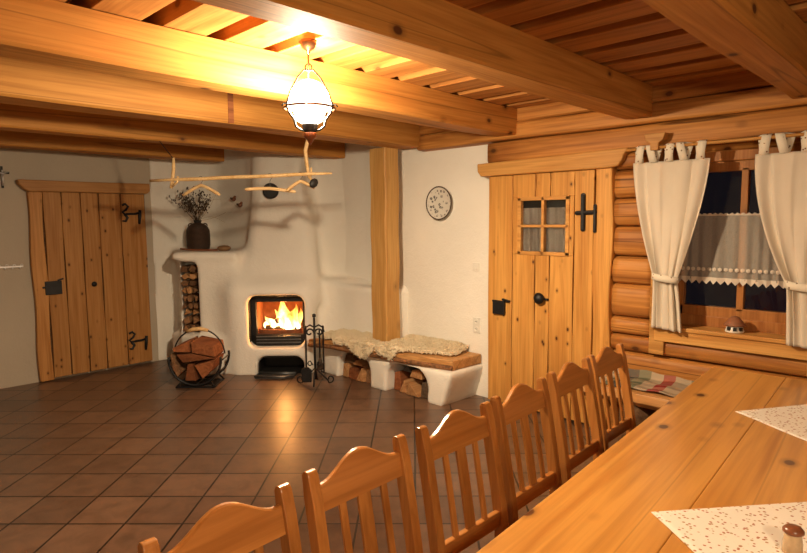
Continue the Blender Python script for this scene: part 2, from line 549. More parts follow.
beam('broad pine ceiling beam just in front of the hanging lamp', 1.68, 1.88, X0+.02, 4.31)
beam('brightly lit pine ceiling beam right behind the hanging lamp', 2.84, 3.06, X0+.02, 4.36)
b3_ = beam('pine ceiling beam resting on the square wooden post', 3.97, 4.22, X0+.02, 4.385)
bm = B(); span(bm, (2.27, 3.962, 2.424), (2.315, 3.972, ZC-.004)); obj('joint_strip', bm, M['redlog'], b3_, bevel=.002)
beam('dim pine ceiling beam second from the left door wall', 5.22, 5.43, X0+.02, 4.46)
beam('pine ceiling beam closest to the left plank door wall', 6.45, 6.70, X0+.02, 3.62)

bm = B()
n = 14
px0, px1, py0, py1 = 4.10, 4.30, 4.20, 4.43
rings = []
for i in range(n+1):
    z = .420+(2.418-.420)*i/n; w = .004*math.sin(i*1.3)
    c = .012
    rings.append([bm.verts.new((x+w, yv-w*.6, z)) for x, yv in ((px0+c, py0), (px1-c, py0), (px1, py0+c), (px1, py1-c), (px1-c, py1), (px0+c, py1), (px0, py1-c), (px0, py0+c))])
for A, Bq in zip(rings, rings[1:]):
    for q in range(8): bm.faces.new((A[q], A[(q+1) % 8], Bq[(q+1) % 8], Bq[q]))
bm.faces.new(list(reversed(rings[0]))); bm.faces.new(rings[-1])
tag(obj('wooden_post', bm, M['post']), 'square pine post rising from the fleece-covered bench to the ceiling beam', 'post')

# ------------------------------------------------------------------ plaster fireplace by surface nets
def surface_nets(F, o, h):
    s = F < 0
    def cr(a, i, j, k):
        return a[i:a.shape[0]-1+i, j:a.shape[1]-1+j, k:a.shape[2]-1+k]
    cs = {(i, j, k): cr(s, i, j, k) for i in (0, 1) for j in (0, 1) for k in (0, 1)}
    cf = {q: cr(F, *q) for q in cs}
    anyv = np.zeros_like(cs[(0, 0, 0)]); allv = np.ones_like(anyv)
    for q in cs.values(): anyv = anyv | q; allv = allv & q
    mask = anyv & ~allv
    acc = np.zeros(mask.shape+(3,)); cnt = np.zeros(mask.shape)
    cor = list(cs)
    for a in cor:
        for b in cor:
            d = [b[i]-a[i] for i in range(3)]
            if sorted(d) != [0, 0, 1]: continue
            df = cs[a] != cs[b]
            den = cf[a]-cf[b]; den = np.where(np.abs(den) < 1e-9, 1, den)
            t = np.clip(cf[a]/den, 0, 1)
            for i in range(3): acc[..., i] += np.where(df, a[i]+t*d[i], 0)
            cnt += df
    idx = -np.ones(mask.shape, int); idx[mask] = np.arange(mask.sum())
    ii = np.argwhere(mask)
    vs = np.array(o)+h*(ii+acc[mask]/cnt[mask][:, None])
    faces = []
    for ax in range(3):
        sl0 = [slice(None)]*3; sl1 = [slice(None)]*3
        sl0[ax] = slice(0, -1); sl1[ax] = slice(1, None)
        ch = s[tuple(sl0)] != s[tuple(sl1)]
        b1, b2 = [i for i in range(3) if i != ax]
        for p in np.argwhere(ch):
            if p[b1] == 0 or p[b2] == 0 or p[b1] >= mask.shape[b1] or p[b2] >= mask.shape[b2]: continue
            q = []
            for da, db in ((-1, -1), (0, -1), (0, 0), (-1, 0)):
                c = p.copy(); c[b1] += da; c[b2] += db
                q.append(idx[tuple(c)])
            if min(q) < 0: continue
            faces.append(q)
    return vs, faces

h = .024
gx = np.arange(2.84, 4.56, h); gy = np.arange(3.08, 7.20, h); gz = np.arange(-.05, 2.72, h)
X, Y, Z = np.meshgrid(gx, gy, gz, indexing='ij')
X = X+.006*np.sin(Y*5+Z*4); Y_ = Y+.006*np.sin(Z*5+X*3)
U = (X-Y_)/S2; W = (X+Y_)/S2
def sdbox(A, c, hs, r):
    q = [np.abs(a-cc)-(hh-r) for a, cc, hh in zip(A, c, hs)]
    out = np.sqrt(sum(np.maximum(x, 0)**2 for x in q))
    return out+np.minimum(np.maximum.reduce(q), 0)-r
def smin(a, b, k):
    hh = np.clip(.5+.5*(b-a)/k, 0, 1)
    return b+(a-b)*hh-k*hh*(1-hh)
def smax(a, b, k): return -smin(-a, -b, k)
def bx(A, lo, hi, r): return sdbox(A, [(l+q)/2 for l, q in zip(lo, hi)], [(q-l)/2 for l, q in zip(lo, hi)], r)
UWZ = (U, W, Z); XYZ = (X, Y_, Z)
VF = 6.40
fire = bx(UWZ, (-1.86, VF, -.5), (-.88, 8.6, 1.04), .17)
left = smax(bx(UWZ, (-2.9, 6.58, -.5), (-1.75, 8.6, 1.36), .06), 2.985+.47*(Y_-6.42)-X, .06)
lip = smax(bx(UWZ, (-2.9, 6.56, 1.27), (-1.75, 8.6, 1.36), .03), 2.91+.47*(Y_-6.42)-X, .04)
plinth = smax(bx(UWZ, (-2.62, 6.47, -.5), (-1.7, 7.4, .41), .03), 2.985-X, .03)
# hood: tapering chimney breast
t = np.clip((Z-.95)/1.1, 0, 1.6)
hw = .46-.12*np.minimum(t, 1)-.03*np.maximum(t-1, 0)
uc = -1.30-.01*t
vf = 6.55+.27*np.sin(np.clip(t, 0, 1)*PI/2*.95)+.10*np.maximum(t-1, 0)
r = .16
q1 = np.abs(U-uc)-hw+r; q2 = vf-W+r
hood = np.minimum(np.maximum(q1, q2), 0)+np.hypot(np.maximum(q1, 0), np.maximum(q2, 0))-r
hood = np.maximum(hood, .8-Z)
back = smin(bx(XYZ, (4.25, 4.28, -.5), (4.8, 6.4, .98), .05), bx(UWZ, (-1.2, 6.72, -.5), (0, 8, .98), .05), .2)
body = smin(fire, smin(left, lip, .03), .26)
body = smin(body, plinth, .05)
wallA, wallB = np.where(X > 3.0, 7.092, 7.13)-Y_, 4.507-X  # thin white coat over the grey left wall stands in for brighter light
filler = smin(bx(XYZ, (3.80, 6.12, 1.0), (4.8, 7.3, 3.2), .10), smax(7.04-W, np.maximum(-1.3-U, .9-Z), .02), .1)
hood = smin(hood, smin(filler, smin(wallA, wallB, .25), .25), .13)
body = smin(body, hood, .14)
body = smin(body, back, .08)
# bench plinth with two arched wood bays
bp = bx(XYZ, (3.98, 3.27, -.5), (4.8, 5.2, .325), .03)
bp = np.maximum(bp, 3.98+.10*np.clip((4.6-Y_)*-1, 0, 1)-X)
bp = smax(bp, (3.37-.10*np.clip(Z/.32, 0, 1))-Y_, .03)
def arch(y0, y1, top, x1):
    q = sdbox((Y_, Z), ((y0+y1)/2, 0), ((y1-y0)/2, top), .16)
    return np.maximum(q, X-x1)
bp = smax(bp, -arch(3.56, 4.10, .30, 4.40), .02)
bp = smax(bp, -arch(4.34, 4.88, .29, 4.40), .02)
body = np.minimum(body, bp)
# carve the fire opening, ash opening and the wood niche
def prismuz(u0, u1, z0, z1, r, w0, w1):
    q = sdbox((U, Z), ((u0+u1)/2, (z0+z1)/2), ((u1-u0)/2, (z1-z0)/2), r)
    return np.maximum(q, np.maximum(w0-W, W-w1))
body = smax(body, -prismuz(-1.62, -.995, .30, .885, .10, 6.0, 7.05), .035)
body = smax(body, -prismuz(-1.52, -1.00, -.25, .20, .10, 6.0, 6.80), .03)
lean = -2.325-.03*(Z-.8)
nq = sdbox((U-lean, Z), (0, .84), (.122, .41), .05)
body = smax(body, -np.maximum(nq, np.maximum(6.0-W, W-6.95)), .03)
for lim in (X-4.51, Y_-7.14, -.02-Z, Z-2.66, 2.86-X, 3.1-Y): body = np.maximum(body, lim)
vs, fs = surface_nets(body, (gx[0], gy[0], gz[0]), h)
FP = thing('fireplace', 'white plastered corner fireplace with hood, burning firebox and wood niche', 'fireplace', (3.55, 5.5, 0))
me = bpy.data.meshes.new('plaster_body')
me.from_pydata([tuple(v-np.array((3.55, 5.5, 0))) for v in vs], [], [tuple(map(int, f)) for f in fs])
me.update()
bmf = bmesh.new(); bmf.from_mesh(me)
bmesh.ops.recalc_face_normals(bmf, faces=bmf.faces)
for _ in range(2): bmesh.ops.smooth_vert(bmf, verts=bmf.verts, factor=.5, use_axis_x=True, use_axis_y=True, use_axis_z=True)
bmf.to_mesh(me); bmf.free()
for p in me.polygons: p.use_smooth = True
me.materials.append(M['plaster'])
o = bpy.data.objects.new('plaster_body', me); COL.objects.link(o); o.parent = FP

EU = Vector((1/S2, -1/S2, 0)); EW = Vector((1/S2, 1/S2, 0)); EZ = Vector((0, 0, 1))
FO = Vector((3.55, 5.5, 0))
def uw(u, w, z): return EU*u+EW*w+EZ*z
def fl(u, w, z): return uw(u, w, z)-FO      # local to the fireplace root
def ubox(bm, u0, u1, w0, w1, z0, z1, off=FO):
    rot = Matrix((EU, EW, EZ)).transposed()
    box(bm, uw((u0+u1)/2, (w0+w1)/2, (z0+z1)/2)-off, (u1-u0, w1-w0, z1-z0), rot)
# iron insert frame
bm = B()
ubox(bm, -1.635, -1.545, 6.53, 6.60, .29, .86); ubox(bm, -1.025, -.98, 6.53, 6.60, .29, .86)
ubox(bm, -1.635, -.98, 6.53, 6.60, .80, .90); ubox(bm, -1.635, -.98, 6.53, 6.60, .29, .43)
ubox(bm, -1.625, -1.605, 6.47, 6.53, .31, .86); ubox(bm, -1.59, -1.03, 6.45, 6.53, .868, .892)
obj('firebox_frame', bm, M['iron'], FP, bevel=.006)
bm = B()
ubox(bm, -1.55, -1.05, 6.52, 6.53, .33, .345); ubox(bm, -1.55, -1.05, 6.52, 6.53, .365, .38); ubox(bm, -1.55, -1.05, 6.515, 6.53, .40, .415)
obj('air_grille', bm, M['grey'], FP, bevel=.003)
# firebrick chamber: back, sides, top, floor
bm = B()
ubox(bm, -1.57, -1.04, 6.96, 7.02, .40, .86); ubox(bm, -1.59, -1.555, 6.60, 7.0, .40, .86)
ubox(bm, -1.03, -.995, 6.60, 7.0, .40, .86); ubox(bm, -1.58, -1.02, 6.60, 7.0, .835, .87); ubox(bm, -1.58, -1.02, 6.60, 7.0, .385, .425)
obj('firebrick_lining', bm, M['brick'], FP)
bm = B()
ubox(bm, -1.53, -1.51, 6.46, 6.80, .0, .17); ubox(bm, -1.01, -.99, 6.46, 6.80, .0, .17); ubox(bm, -1.52, -1.0, 6.77, 6.80, .0, .2); ubox(bm, -1.47, -1.05, 6.46, 6.80, .178, .196); ubox(bm, -1.52, -1.0, 6.44, 6.79, .001, .006)
obj('ash_dark_liner', bm, M['dial'], FP)  # black sheets added inside to make the ash opening dark
# curved log retainer
bm = B()
pts = [fl(-1.30+.245*math.sin(a), 6.66-.085*math.cos(a), 0) for a in [(-1+2*i/20)*PI/2 for i in range(21)]]
for z0, z1 in ((.425, .475),):
    A = [bm.verts.new(p+EZ*z0) for p in pts]; C2 = [bm.verts.new(p+EZ*z1) for p in pts]
    for i in range(20): bm.faces.new((A[i], A[i+1], C2[i+1], C2[i]))
obj('log_retainer', bm, M['brick'], FP, solid=.012)
# flue cap
bm = B()
Mw = Matrix((EU, EZ, -EW)).transposed()
lathe(bm, [(.075, -.12), (.078, 0), (.088, .005), (.09, .05), (.075, .058)], fl(-1.39, 6.80, 2.045), 24, Mw)
obj('flue_cap', bm, M['dial'], FP, smooth=False, bevel=.003)

# fire: logs, embers, flames
def ulog(name, label, cat, poly_r, p0, p1, mat, group=None, seed=0, bulge=0):
    rr = random.Random(seed)
    bm = B(); n = 7
    pts = []
    c = Vector(p0)
    d = Vector(p1)-c
    ex, ey, ez = frame_of(d)
    poly = [(poly_r*rr.uniform(.75, 1.1)*math.cos(2*PI*i/n+rr.uniform(-.2, .2)), poly_r*rr.uniform(.75, 1.1)*math.sin(2*PI*i/n)) for i in range(n)]
    prism(bm, poly, (0, 0, 0), ex, ey, ez, d.length)
    o = obj(name, bm, mat, loc=c, bevel=.004)
    return tag(o, label, cat, group)
char = plain('charred_log', (.03, .018, .012), .9, 0, .5, 30, .5)
ulog('burning_log', 'charred log lying across the back of the fire', 'log', .05, uw(-1.50, 6.86, .48), uw(-1.10, 6.88, .485), char, seed=1)
ulog('burning_log', 'charred log lying across the front of the fire', 'log', .042, uw(-1.48, 6.72, .468), uw(-1.12, 6.70, .47), char, seed=2)
ulog('burning_log', 'charred log leaning steeply over the other burning logs', 'log', .036, uw(-1.36, 6.70, .545), uw(-1.12, 6.88, .60), char, seed=3)
bm = B()
rr = random.Random(3)
for i in range(26):
    c = uw(rr.uniform(-1.47, -1.12), rr.uniform(6.68, 6.88), .437)
    box(bm, c-uw(-1.3, 6.78, .42), (rr.uniform(.015, .035),)*3, Matrix.Rotation(rr.uniform(0, 3), 3, 'Z'))
eb = tag(obj('embers', bm, M['ember'], loc=uw(-1.3, 6.78, .42)), 'bed of glowing orange embers under the burning logs', 'embers'); eb['kind'] = 'stuff'
bm = B()
def tongue(bm, u, w, hgt, rad, lean, seed):
    rr = random.Random(seed); n = 12; pts = []; rs = []
    for i in range(n+1):
        t = i/n
        pts.append(uw(u+lean*t*t+.018*math.sin(t*7+seed), w+.012*math.cos(t*6+seed), .0+hgt*t)-uw(-1.3, 6.78, 0))
        rs.append(max(.001, rad*(math.sin(PI*min(1, t*.62+.28))**1.1)*(1-t**2.2)))
    tube(bm, pts, rs, 10)
for a in ((-1.24, 6.78, .40, .085, -.10, 1), (-1.17, 6.75, .30, .085, .03, 2), (-1.13, 6.80, .25, .06, .05, 3), (-1.33, 6.76, .24, .08, -.03, 4),
          (-1.42, 6.77, .16, .06, -.07, 5), (-1.28, 6.72, .20, .07, .0, 6), (-1.21, 6.71, .19, .08, .03, 7), (-1.47, 6.80, .12, .035, -.05, 8), (-1.37, 6.74, .14, .06, .02, 9)):
    tongue(bm, *a)
tag(obj('fire', bm, M['flame'], loc=uw(-1.3, 6.78, .445), smooth=True), 'bright yellow flames burning inside the fireplace opening', 'fire')

# metal plate before the ash opening
bm = B()
ubox(bm, -1.55, -1.05, 6.16, 6.42, .004, .012, Vector((0, 0, 0)))
TP = thing('ash_tray', 'flat grey metal ash tray on the tiles under the fireplace opening', 'tray', uw(-1.30, 6.25, 0))
bm.free(); bm = B()
off = uw(-1.30, 6.25, 0)
pl_ = [(-.21, -.03), (.10, -.06), (.21, .02), (.22, .13), (-.20, .13)]
prism(bm, pl_, (0, 0, .006), EU, EW, EZ, .012); obj('tray_base', bm, M['grey'], TP)
bm = B()
tube(bm, [EU*x+EW*y+EZ*.03 for x, y in pl_], .012, 8, closed=True)
obj('rim', bm, M['grey'], TP, smooth=True)

# ------------------------------------------------------------------ firewood in the niche
rr = random.Random(11)
zz = .445; row = 0
lab = 'split log stacked in the tall narrow niche beside the fireplace'
while zz < 1.16:
    hgt = rr.uniform(.075, .10)
    k = rr.choice((2, 2, 3)); uu = -2.325-.03*(zz-.8)-.095; wt = .19/k
    for i in range(k):
        c = uu+wt*(i+.5); a = rr.uniform(0, 6); m = rr.choice((3, 4, 5))
        poly = [(wt*.52*math.cos(a+2*PI*q/m)*rr.uniform(.9, 1.05), hgt*.52*math.sin(a+2*PI*q/m)*rr.uniform(.9, 1.05)) for q in range(m)]
        bm = B(); prism(bm, poly, (0, 0, 0), EU, EZ, EW, .27)
        f = rr.uniform(-.02, .03)
        tag(obj('firewood_log', bm, rr.choice((M['firelog'], M['darklog'], M['darklog'])), loc=uw(c, 6.665+f, zz+hgt/2), bevel=.006), lab, 'log', 'split logs stacked in the wall niche')
    zz += hgt*.98

# ------------------------------------------------------------------ things on the mantel
zm = 1.362
VR = thing('wicker_vase', 'dark wicker-covered demijohn vase on the plaster ledge left of the hood', 'vase', (3.40, 6.75, zm))
bm = B()
lathe(bm, [(.10, 0), (.128, .012), (.138, .06), (.14, .17), (.135, .24), (.112, .285), (.078, .312), (.05, .325)], seg=32)
obj('wicker_cover', bm, M['wicker'], VR, smooth=True)
bm = B(); lathe(bm, [(.042, .30), (.04, .335), (.047, .345), (.047, .36), (.033, .36), (.033, .31)], seg=24)
obj('neck', bm, M['dial'], VR, smooth=True)
for s in (-1, 1):
    bm = B(); tube(bm, arc((0, 0, .29), .03, 0, PI, 8, EU, EZ), .007, 6)
    ho = obj('handle', bm, M['wicker'], VR, smooth=True); ho.location = EU*(.085*s)
TW = thing('dried_twigs', 'bunch of dried twigs with dark buds standing in the wicker vase', 'dried plant', (3.40, 6.75, zm+.33))
rr = random.Random(21)
bs, bl, bb = B(), B(), B()
for i in range(26):
    a = rr.uniform(0, 2*PI); tilt = rr.uniform(.15, .9)
    side = EU*math.cos(a)*tilt+EW*math.sin(a)*tilt*.6
    if i % 3 == 0: side = side-EU*.35
    L = rr.uniform(.20, .40)
    p = Vector((0, 0, -.06)); pts = [p.copy(), Vector((side.x*.03, side.y*.03, .02))]
    d = (side+EZ).normalized()
    p = pts[-1].copy()
    for q in range(6):
        d = (d+Vector((rr.uniform(-.25, .25), rr.uniform(-.25, .25), rr.uniform(-.12, .12)))).normalized()
        p = p+d*L/6; pts.append(p.copy())
        if q > 1:
            for z in range(3):
                c = p+Vector((rr.uniform(-.03, .03), rr.uniform(-.03, .03), rr.uniform(-.03, .03)))
                tube(bb, [p, c], .0014, 3)
                lathe(bb, [(.001, -.011), (.009, 0), (.001, .011)], c, 5)
    tube(bs, pts, [.003]*2+[.0022]*6, 4)
for i, (dx, dz, cv) in enumerate(((.30, .25, .10), (.22, .30, .02), (.36, .10, -.02), (.34, -.02, .06), (.27, .36, -.05))):
    pts = [Vector((0, 0, -.05))]+[EU*(dx*t)+EZ*(dz*t+cv*math.sin(PI*t)+.02)-EW*.05*t for t in [q/8 for q in range(1, 9)]]
    tube(bl, pts, .0016, 4)
obj('twig_stems', bs, M['twig'], TW); obj('pale_stems', bl, M['twigl'], TW); o = obj('buds', bb, M['twig'], TW); o['kind'] = 'stuff'
LR = thing('wooden_ladle', 'long-handled dark wooden ladle lying in front of the wicker vase', 'ladle', uw(-2.30, 6.70, zm))
bm = B(); tube(bm, [EU*(-.12)+EZ*.035, EU*0+EZ*.022, EU*.2+EZ*.018, EU*.30+EZ*.02], [.012, .010, .011, .013], 8)
obj('handle', bm, M['knobw'], LR, smooth=True)
bm = B()
lathe(bm, [(.01, .0), (.055, .012), (.078, .035), (.07, .055), (.045, .068), (.01, .072)], EU*.375, 20)
obj('bowl', bm, wood('ladle_wood', (.27, .16, .08), (.17, .09, .04), 'X', .5, 0), LR, smooth=True)

# little bird ornaments on the wall behind
for (x, z, f, L) in ((6.492, 1.976, 1, 'small brown bird ornament on the wall, upper of the two beside the hood'), (6.347, 1.90, 1, 'small brown bird ornament on the wall, lower of the two beside the hood')):
    BR = thing('bird_ornament', L, 'ornament', (3.745, x, z), -PI/2)
    bm = B()
    prof = [(-.06, .002, .02), (-.045, .012, .012), (-.02, .022, .0), (.005, .026, -.004), (.025, .021, .004)]
    tube(bm, [Vector((a, 0, c)) for a, b_, c in prof], [b_ for a, b_, c in prof], 10)
    obj('body', bm, M['knobw'], BR, smooth=True)
    bm = B(); lathe(bm, [(.002, -.018), (.014, -.01), (.018, 0), (.014, .011), (.002, .018)], (.034, 0, .022), 10)
    obj('head', bm, M['knobw'], BR, smooth=True)
    bm = B(); tube(bm, [Vector((.045, 0, .022)), Vector((.064, 0, .018))], [.006, .001], 6); obj('beak', bm, M['dial'], BR)
    bm = B(); box(bm, (-.01, -.024, .004), (.05, .008, .022), Matrix.Rotation(.35, 3, 'Y')); obj('wing', bm, M['twig'], BR, bevel=.003)

# ------------------------------------------------------------------ clothes rail hung from the beams
PL, PR = Vector((2.173, 5.151, 2.059)), Vector((3.18, 3.90, 2.10))
RD = (PR-PL).normalized()
CR = thing('clothes_rail', 'long peeled wooden clothes rail hanging below the beams before the fireplace', 'rail', (2.68, 4.52, 2.08))
ro = Vector((2.68, 4.52, 2.08))
bm = B(); n = 10
tube(bm, [PL+(PR-PL)*i/n+EZ*.002*math.sin(i*1.7)-ro for i in range(n+1)], [.012]*2+[.016]*7+[.013, .008], 10)
obj('rail_pole', bm, M['stick'], CR, smooth=True)
bl_ = PL+(PR-PL)*.125; br_ = PL+(PR-PL)*.865
side = RD.cross(EZ).normalized()
bm = B(); p = bl_-ro
pts = [p+EZ*.19+RD*.012, p+EZ*.10+RD*.008, p+EZ*.0-RD*.006, p-EZ*.07-RD*.022]
tube(bm, [q-side*.02 for q in pts], [.013, .015, .016, .014], 8); tube(bm, [p-EZ*.055-side*.02-RD*.015, p-EZ*.02+RD*.045, p+EZ*.03+RD*.055], [.011, .011, .010], 8)
bkt = obj('bracket_stick', bm, M['stick'], CR, smooth=True)
bm = B(); tube(bm, [p+EZ*.18+RD*.012-side*.02, Vector((bl_.x+.02, 5.25, 2.42))-ro], .004, 6); obj('bracket_wire', bm, M['iron'], bkt)
bm = B(); p = br_-ro
pts = [Vector((br_.x-.02, 4.0, 2.422))-ro, p+EZ*.2-RD*.012, p+EZ*.08, p-EZ*.01+RD*.012, p-EZ*.05+RD*.035]
tube(bm, [q-side*.02 for q in pts], [.016, .017, .016, .015, .012], 8); tube(bm, [p-EZ*.03+RD*.02-side*.02, p+EZ*.01+RD*.04, p+EZ*.055+RD*.04], [.012, .010, .008], 8)
obj('bracket_stick', bm, M['stick'], CR, smooth=True)
bm = B(); lathe(bm, [(.004, -.05), (.028, -.034), (.038, 0), (.028, .03), (.006, .046)], (0, 0, 0), 14, Matrix.Rotation(.9, 3, 'Y') @ Matrix.Scale(.7, 3, V(0, 1, 0)))
o = obj('black_end_knob', bm, M['dial'], CR, smooth=True); o.location = p-EZ*.075+RD*.055-side*.02; o['label'] = 'black oval knob'

def hanger(label, t, w, drop, yaw, sag, flat=1.0, dark=False, asym=0):
    c = PL+(PR-PL)*t
    H = thing('clothes_hanger', label, 'hanger', c, math.atan2(RD.y, RD.x)+yaw, 'wooden clothes hangers')
    bm = B()
    pts = arc((0, 0, .022), .024, -2.4, 2.6, 12, (1, 0, 0), (0, 0, 1))
    pts = [q for q in reversed(pts)]+[Vector((0, 0, -.01)), Vector((0, 0, -drop+.01))]
    pts = arc((0, 0, -.004), .023, PI*1.05, -PI*.35, 12, (1, 0, 0), (0, 0, 1))+[Vector((0, 0, -.045)), Vector((0, 0, -drop))]
    tube(bm, pts, .0022, 6); obj('hook', bm, M['grey'], H)
    bm = B(); n = 14; P = []
    for i in range(n+1):
        s = -1+2*i/n
        P.append(Vector((s*w/2, sag*.4*s*s*.0, -drop-.012-abs(s)**1.25*sag+asym*s)))
    tube(bm, P, [.011 if abs(-1+2*i/n) < .9 else .008 for i in range(n+1)], 8, sx=.8, sy=1.3)
    obj('shoulder_bar', bm, M['stick'] if dark else M['hanger'], H, smooth=True)
    return H
hanger('pale wooden clothes hanger above the wicker vase, leftmost on the rail', .285, .33, .045, 0, .085)
hanger('wooden clothes hanger overlapping the black flue cap', .665, .43, .095, .12, .018, asym=-.012)
hanger('short bent dark wooden hanger beside the right rail bracket', .83, .24, .045, .35, .07, dark=True, asym=.012)

# ------------------------------------------------------------------ wall bits
PLT = thing('wall_plate', 'round white painted plate with dark rim hanging on the plaster wall', 'plate', (4.462, 3.79, 1.865))
bm = B()
Mx = Matrix.Rotation(-PI/2, 3, 'Y')
lathe(bm, [(.001, .012), (.10, .010), (.125, .018), (.155, .030), (.162, .030), (.14, .008), (.09, -.012), (.001, -.012)], (0, 0, 0), 40, Mx, cap=False)
obj('dish', bm, M['plate'], PLT, smooth=True)
bm = B(); tube(bm, [Vector((-.030, .160*math.cos(a), .160*math.sin(a))) for a in [2*PI*i/40 for i in range(40)]], .0065, 6, closed=True)
o = obj('rim', bm, M['twig'], PLT, smooth=True); o['label'] = 'dark brown plate rim'
SW = thing('light_switch', 'white square light switch on the plaster wall left of the lit door', 'switch', (XB, 3.36, 1.25))
bm = B(); box(bm, (-.006, 0, 0), (.012, .082, .082)); obj('switch_plate', bm, M['white'], SW, bevel=.003)
bm = B(); box(bm, (-.016, 0, .002), (.012, .05, .05), Matrix.Rotation(.12, 3, 'Y')); obj('rocker', bm, M['white'], SW, bevel=.002)
SK = thing('wall_socket', 'white double wall socket low on the plaster beside the bench', 'socket', (XB, 3.355, .69))
bm = B(); box(bm, (-.006, 0, 0), (.012, .082, .15)); obj('socket_plate', bm, M['white'], SK, bevel=.003)
for dz in (.036, -.036):
    bm = B(); lathe(bm, [(.026, 0), (.026, .004), (.02, .0045), (.018, .001)], (-.012, 0, dz), 20, Matrix.Rotation(-PI/2, 3, 'Y'))
    o = obj('socket', bm, M['white'], SK)
    bm = B()
    for dy in (-.009, .009): lathe(bm, [(.0035, 0), (.0035, .004)], (-.0145, dy, dz), 8, Matrix.Rotation(-PI/2, 3, 'Y'))
    obj('pin_hole', bm, M['dial'], o)
CX = thing('crucifix', 'small pale crucifix high on the wall left of the plank door', 'crucifix', (1.50, YA, 2.17))
bm = B(); box(bm, (0, -.007, 0), (.022, .014, .22)); box(bm, (0, -.007, .045), (.13, .014, .022)); obj('cross', bm, M['dial'], CX, bevel=.003)
bm = B(); tube(bm, [(0, -.028, -.085), (0, -.03, -.02), (0, -.03, .03)], [.008, .010, .013], 8); tube(bm, [(-.055, -.026, .055), (0, -.03, .035), (.055, -.026, .055)], [.005, .008, .005], 8)
lathe(bm, [(.002, -.014), (.012, 0), (.002, .014)], (0, -.032, .06), 8)
o = obj('figure', bm, M['silver'], CX, smooth=True); o['label'] = 'silvery cross figure'
HK = thing('hook_strip', 'thin silvery ornamental hook strip on the wall left of the plank door', 'hook strip', (1.40, YA, 1.255))
bm = B(); box(bm, (0, -.006, 0), (.46, .012, .02)); obj('strip', bm, M['silver'], HK, bevel=.003)
for i in range(7):
    x = -.2+i*.066
    bm = B(); tube(bm, arc((x, -.02, -.006), .016, PI, 2*PI+.5, 8, (0, 1, 0), (0, 0, 1)), .004, 6); tube(bm, arc((x+.02, -.012, .012), .012, 0, PI, 6, (1, 0, 0), (0, 0, 1)), .003, 6)
    obj('hook', bm, M['silver'], HK, smooth=True)

# ------------------------------------------------------------------ doors
def wavy(y0, y1, z0, z1, amp, seed, n=16):
    """board outline in (a, z) with slightly uneven edges"""
    rr = random.Random(seed); p = rr.uniform(0, 6); q = rr.uniform(0, 6)
    L = [(y0+amp*math.sin(i*.8+p), z0+(z1-z0)*i/n) for i in range(n+1)]
    Rr = [(y1+amp*math.sin(i*.7+q), z0+(z1-z0)*i/n) for i in range(n+1)]
    return L+list(reversed(Rr))
# left plank door in wall_left (faces -Y)
D1 = bpy.data.objects.new('door_1', None); COL.objects.link(D1); D1.location = (2.30, YA, 0); struct(D1)
D1['label'] = 'closed plank door with iron hinges in the left wall'
def d1(x): return x-2.30
bm = B()
edges = [1.84, 2.02, 2.205, 2.39, 2.62, 2.765] ; edges = [1.835, 2.01, 2.20, 2.385, 2.62, 2.90]
for i in range(5):
    a, b = edges[i]+.004, edges[i+1]-.004
    prism(bm, wavy(d1(a), d1(b), .03, 2.03, .003, i), (0, -.03, 0), (1, 0, 0), (0, 0, 1), (0, -1, 0), .035)
obj('door_boards', bm, M['doorw2'], D1, bevel=.006)
bm = B(); span(bm, (d1(1.80), -.029, .03), (d1(2.91), -.004, 2.03)); obj('door_backing', bm, M['darklog'], D1)
bm = B(); prism(bm, wavy(d1(1.70), d1(1.828), .01, 2.03, .008, 9), (0, -.004, 0), (1, 0, 0), (0, 0, 1), (0, -1, 0), .065); obj('door_jamb', bm, M['doorw2'], D1, bevel=.008)
bm = B()
poly = [(d1(1.61), 2.15), (d1(1.615), 2.11), (d1(1.66), 2.06), (d1(1.70), 2.03), (d1(2.92), 2.035), (d1(2.955), 2.07), (d1(2.95), 2.155), (d1(2.3), 2.15)]
prism(bm, poly, (0, -.004, 0), (1, 0, 0), (0, 0, 1), (0, -1, 0), .10); obj('lintel', bm, M['lintx'], D1, bevel=.012)
bm = B(); box(bm, (d1(1.88), -.075, 1.01), (.16, .02, .145)); box(bm, (d1(1.80), -.075, 1.02), (.05, .014, .02)); box(bm, (d1(1.95), -.08, 1.095), (.06, .02, .016), Matrix.Rotation(-.3, 3, 'Y')); obj('lock_box', bm, M['iron'], D1, bevel=.004)
bm = B(); lathe(bm, [(.026, 0), (.03, .008), (.02, .022), (.003, .028)], (d1(2.289), -.065, 1.016), 16, Matrix.Rotation(PI/2, 3, 'X')); obj('door_knob', bm, M['iron'], D1, smooth=True)
for z in (1.80, .30):
    bm = B()
    c = Vector((d1(2.72), -.073, z))
    S = spiral(c+V(-.045, 0, .06), .05, .012, -PI*.6, PI*1.0, 14, (-1, 0, 0), (0, 0, 1))
    S2_ = [c+V(-.10+.1*math.sin(t*PI), 0, .06-.16*t) for t in [i/8 for i in range(9)]]
    tube(bm, [c+V(-.085, 0, .10), c+V(-.05, 0, .115), c+V(-.02, 0, .085), c+V(-.045, 0, .045), c+V(-.085, 0, .02), c+V(-.06, 0, -.005), c+V(.0, 0, .0), c+V(.06, 0, .0), c+V(.115, 0, .015)], .016, 8, sx=1, sy=.8)
    tube(bm, [c+V(-.06, 0, -.005), c+V(-.03, 0, -.045), c+V(-.055, 0, -.085), c+V(-.09, 0, -.08)], [.016, .016, .014, .008], 8)
    tube(bm, [c+V(.115, 0, .045), c+V(.108, 0, -.03), c+V(.10, 0, -.12)], [.017, .021, .014], 8)
    obj('hinge', bm, M['iron'], D1, smooth=True)

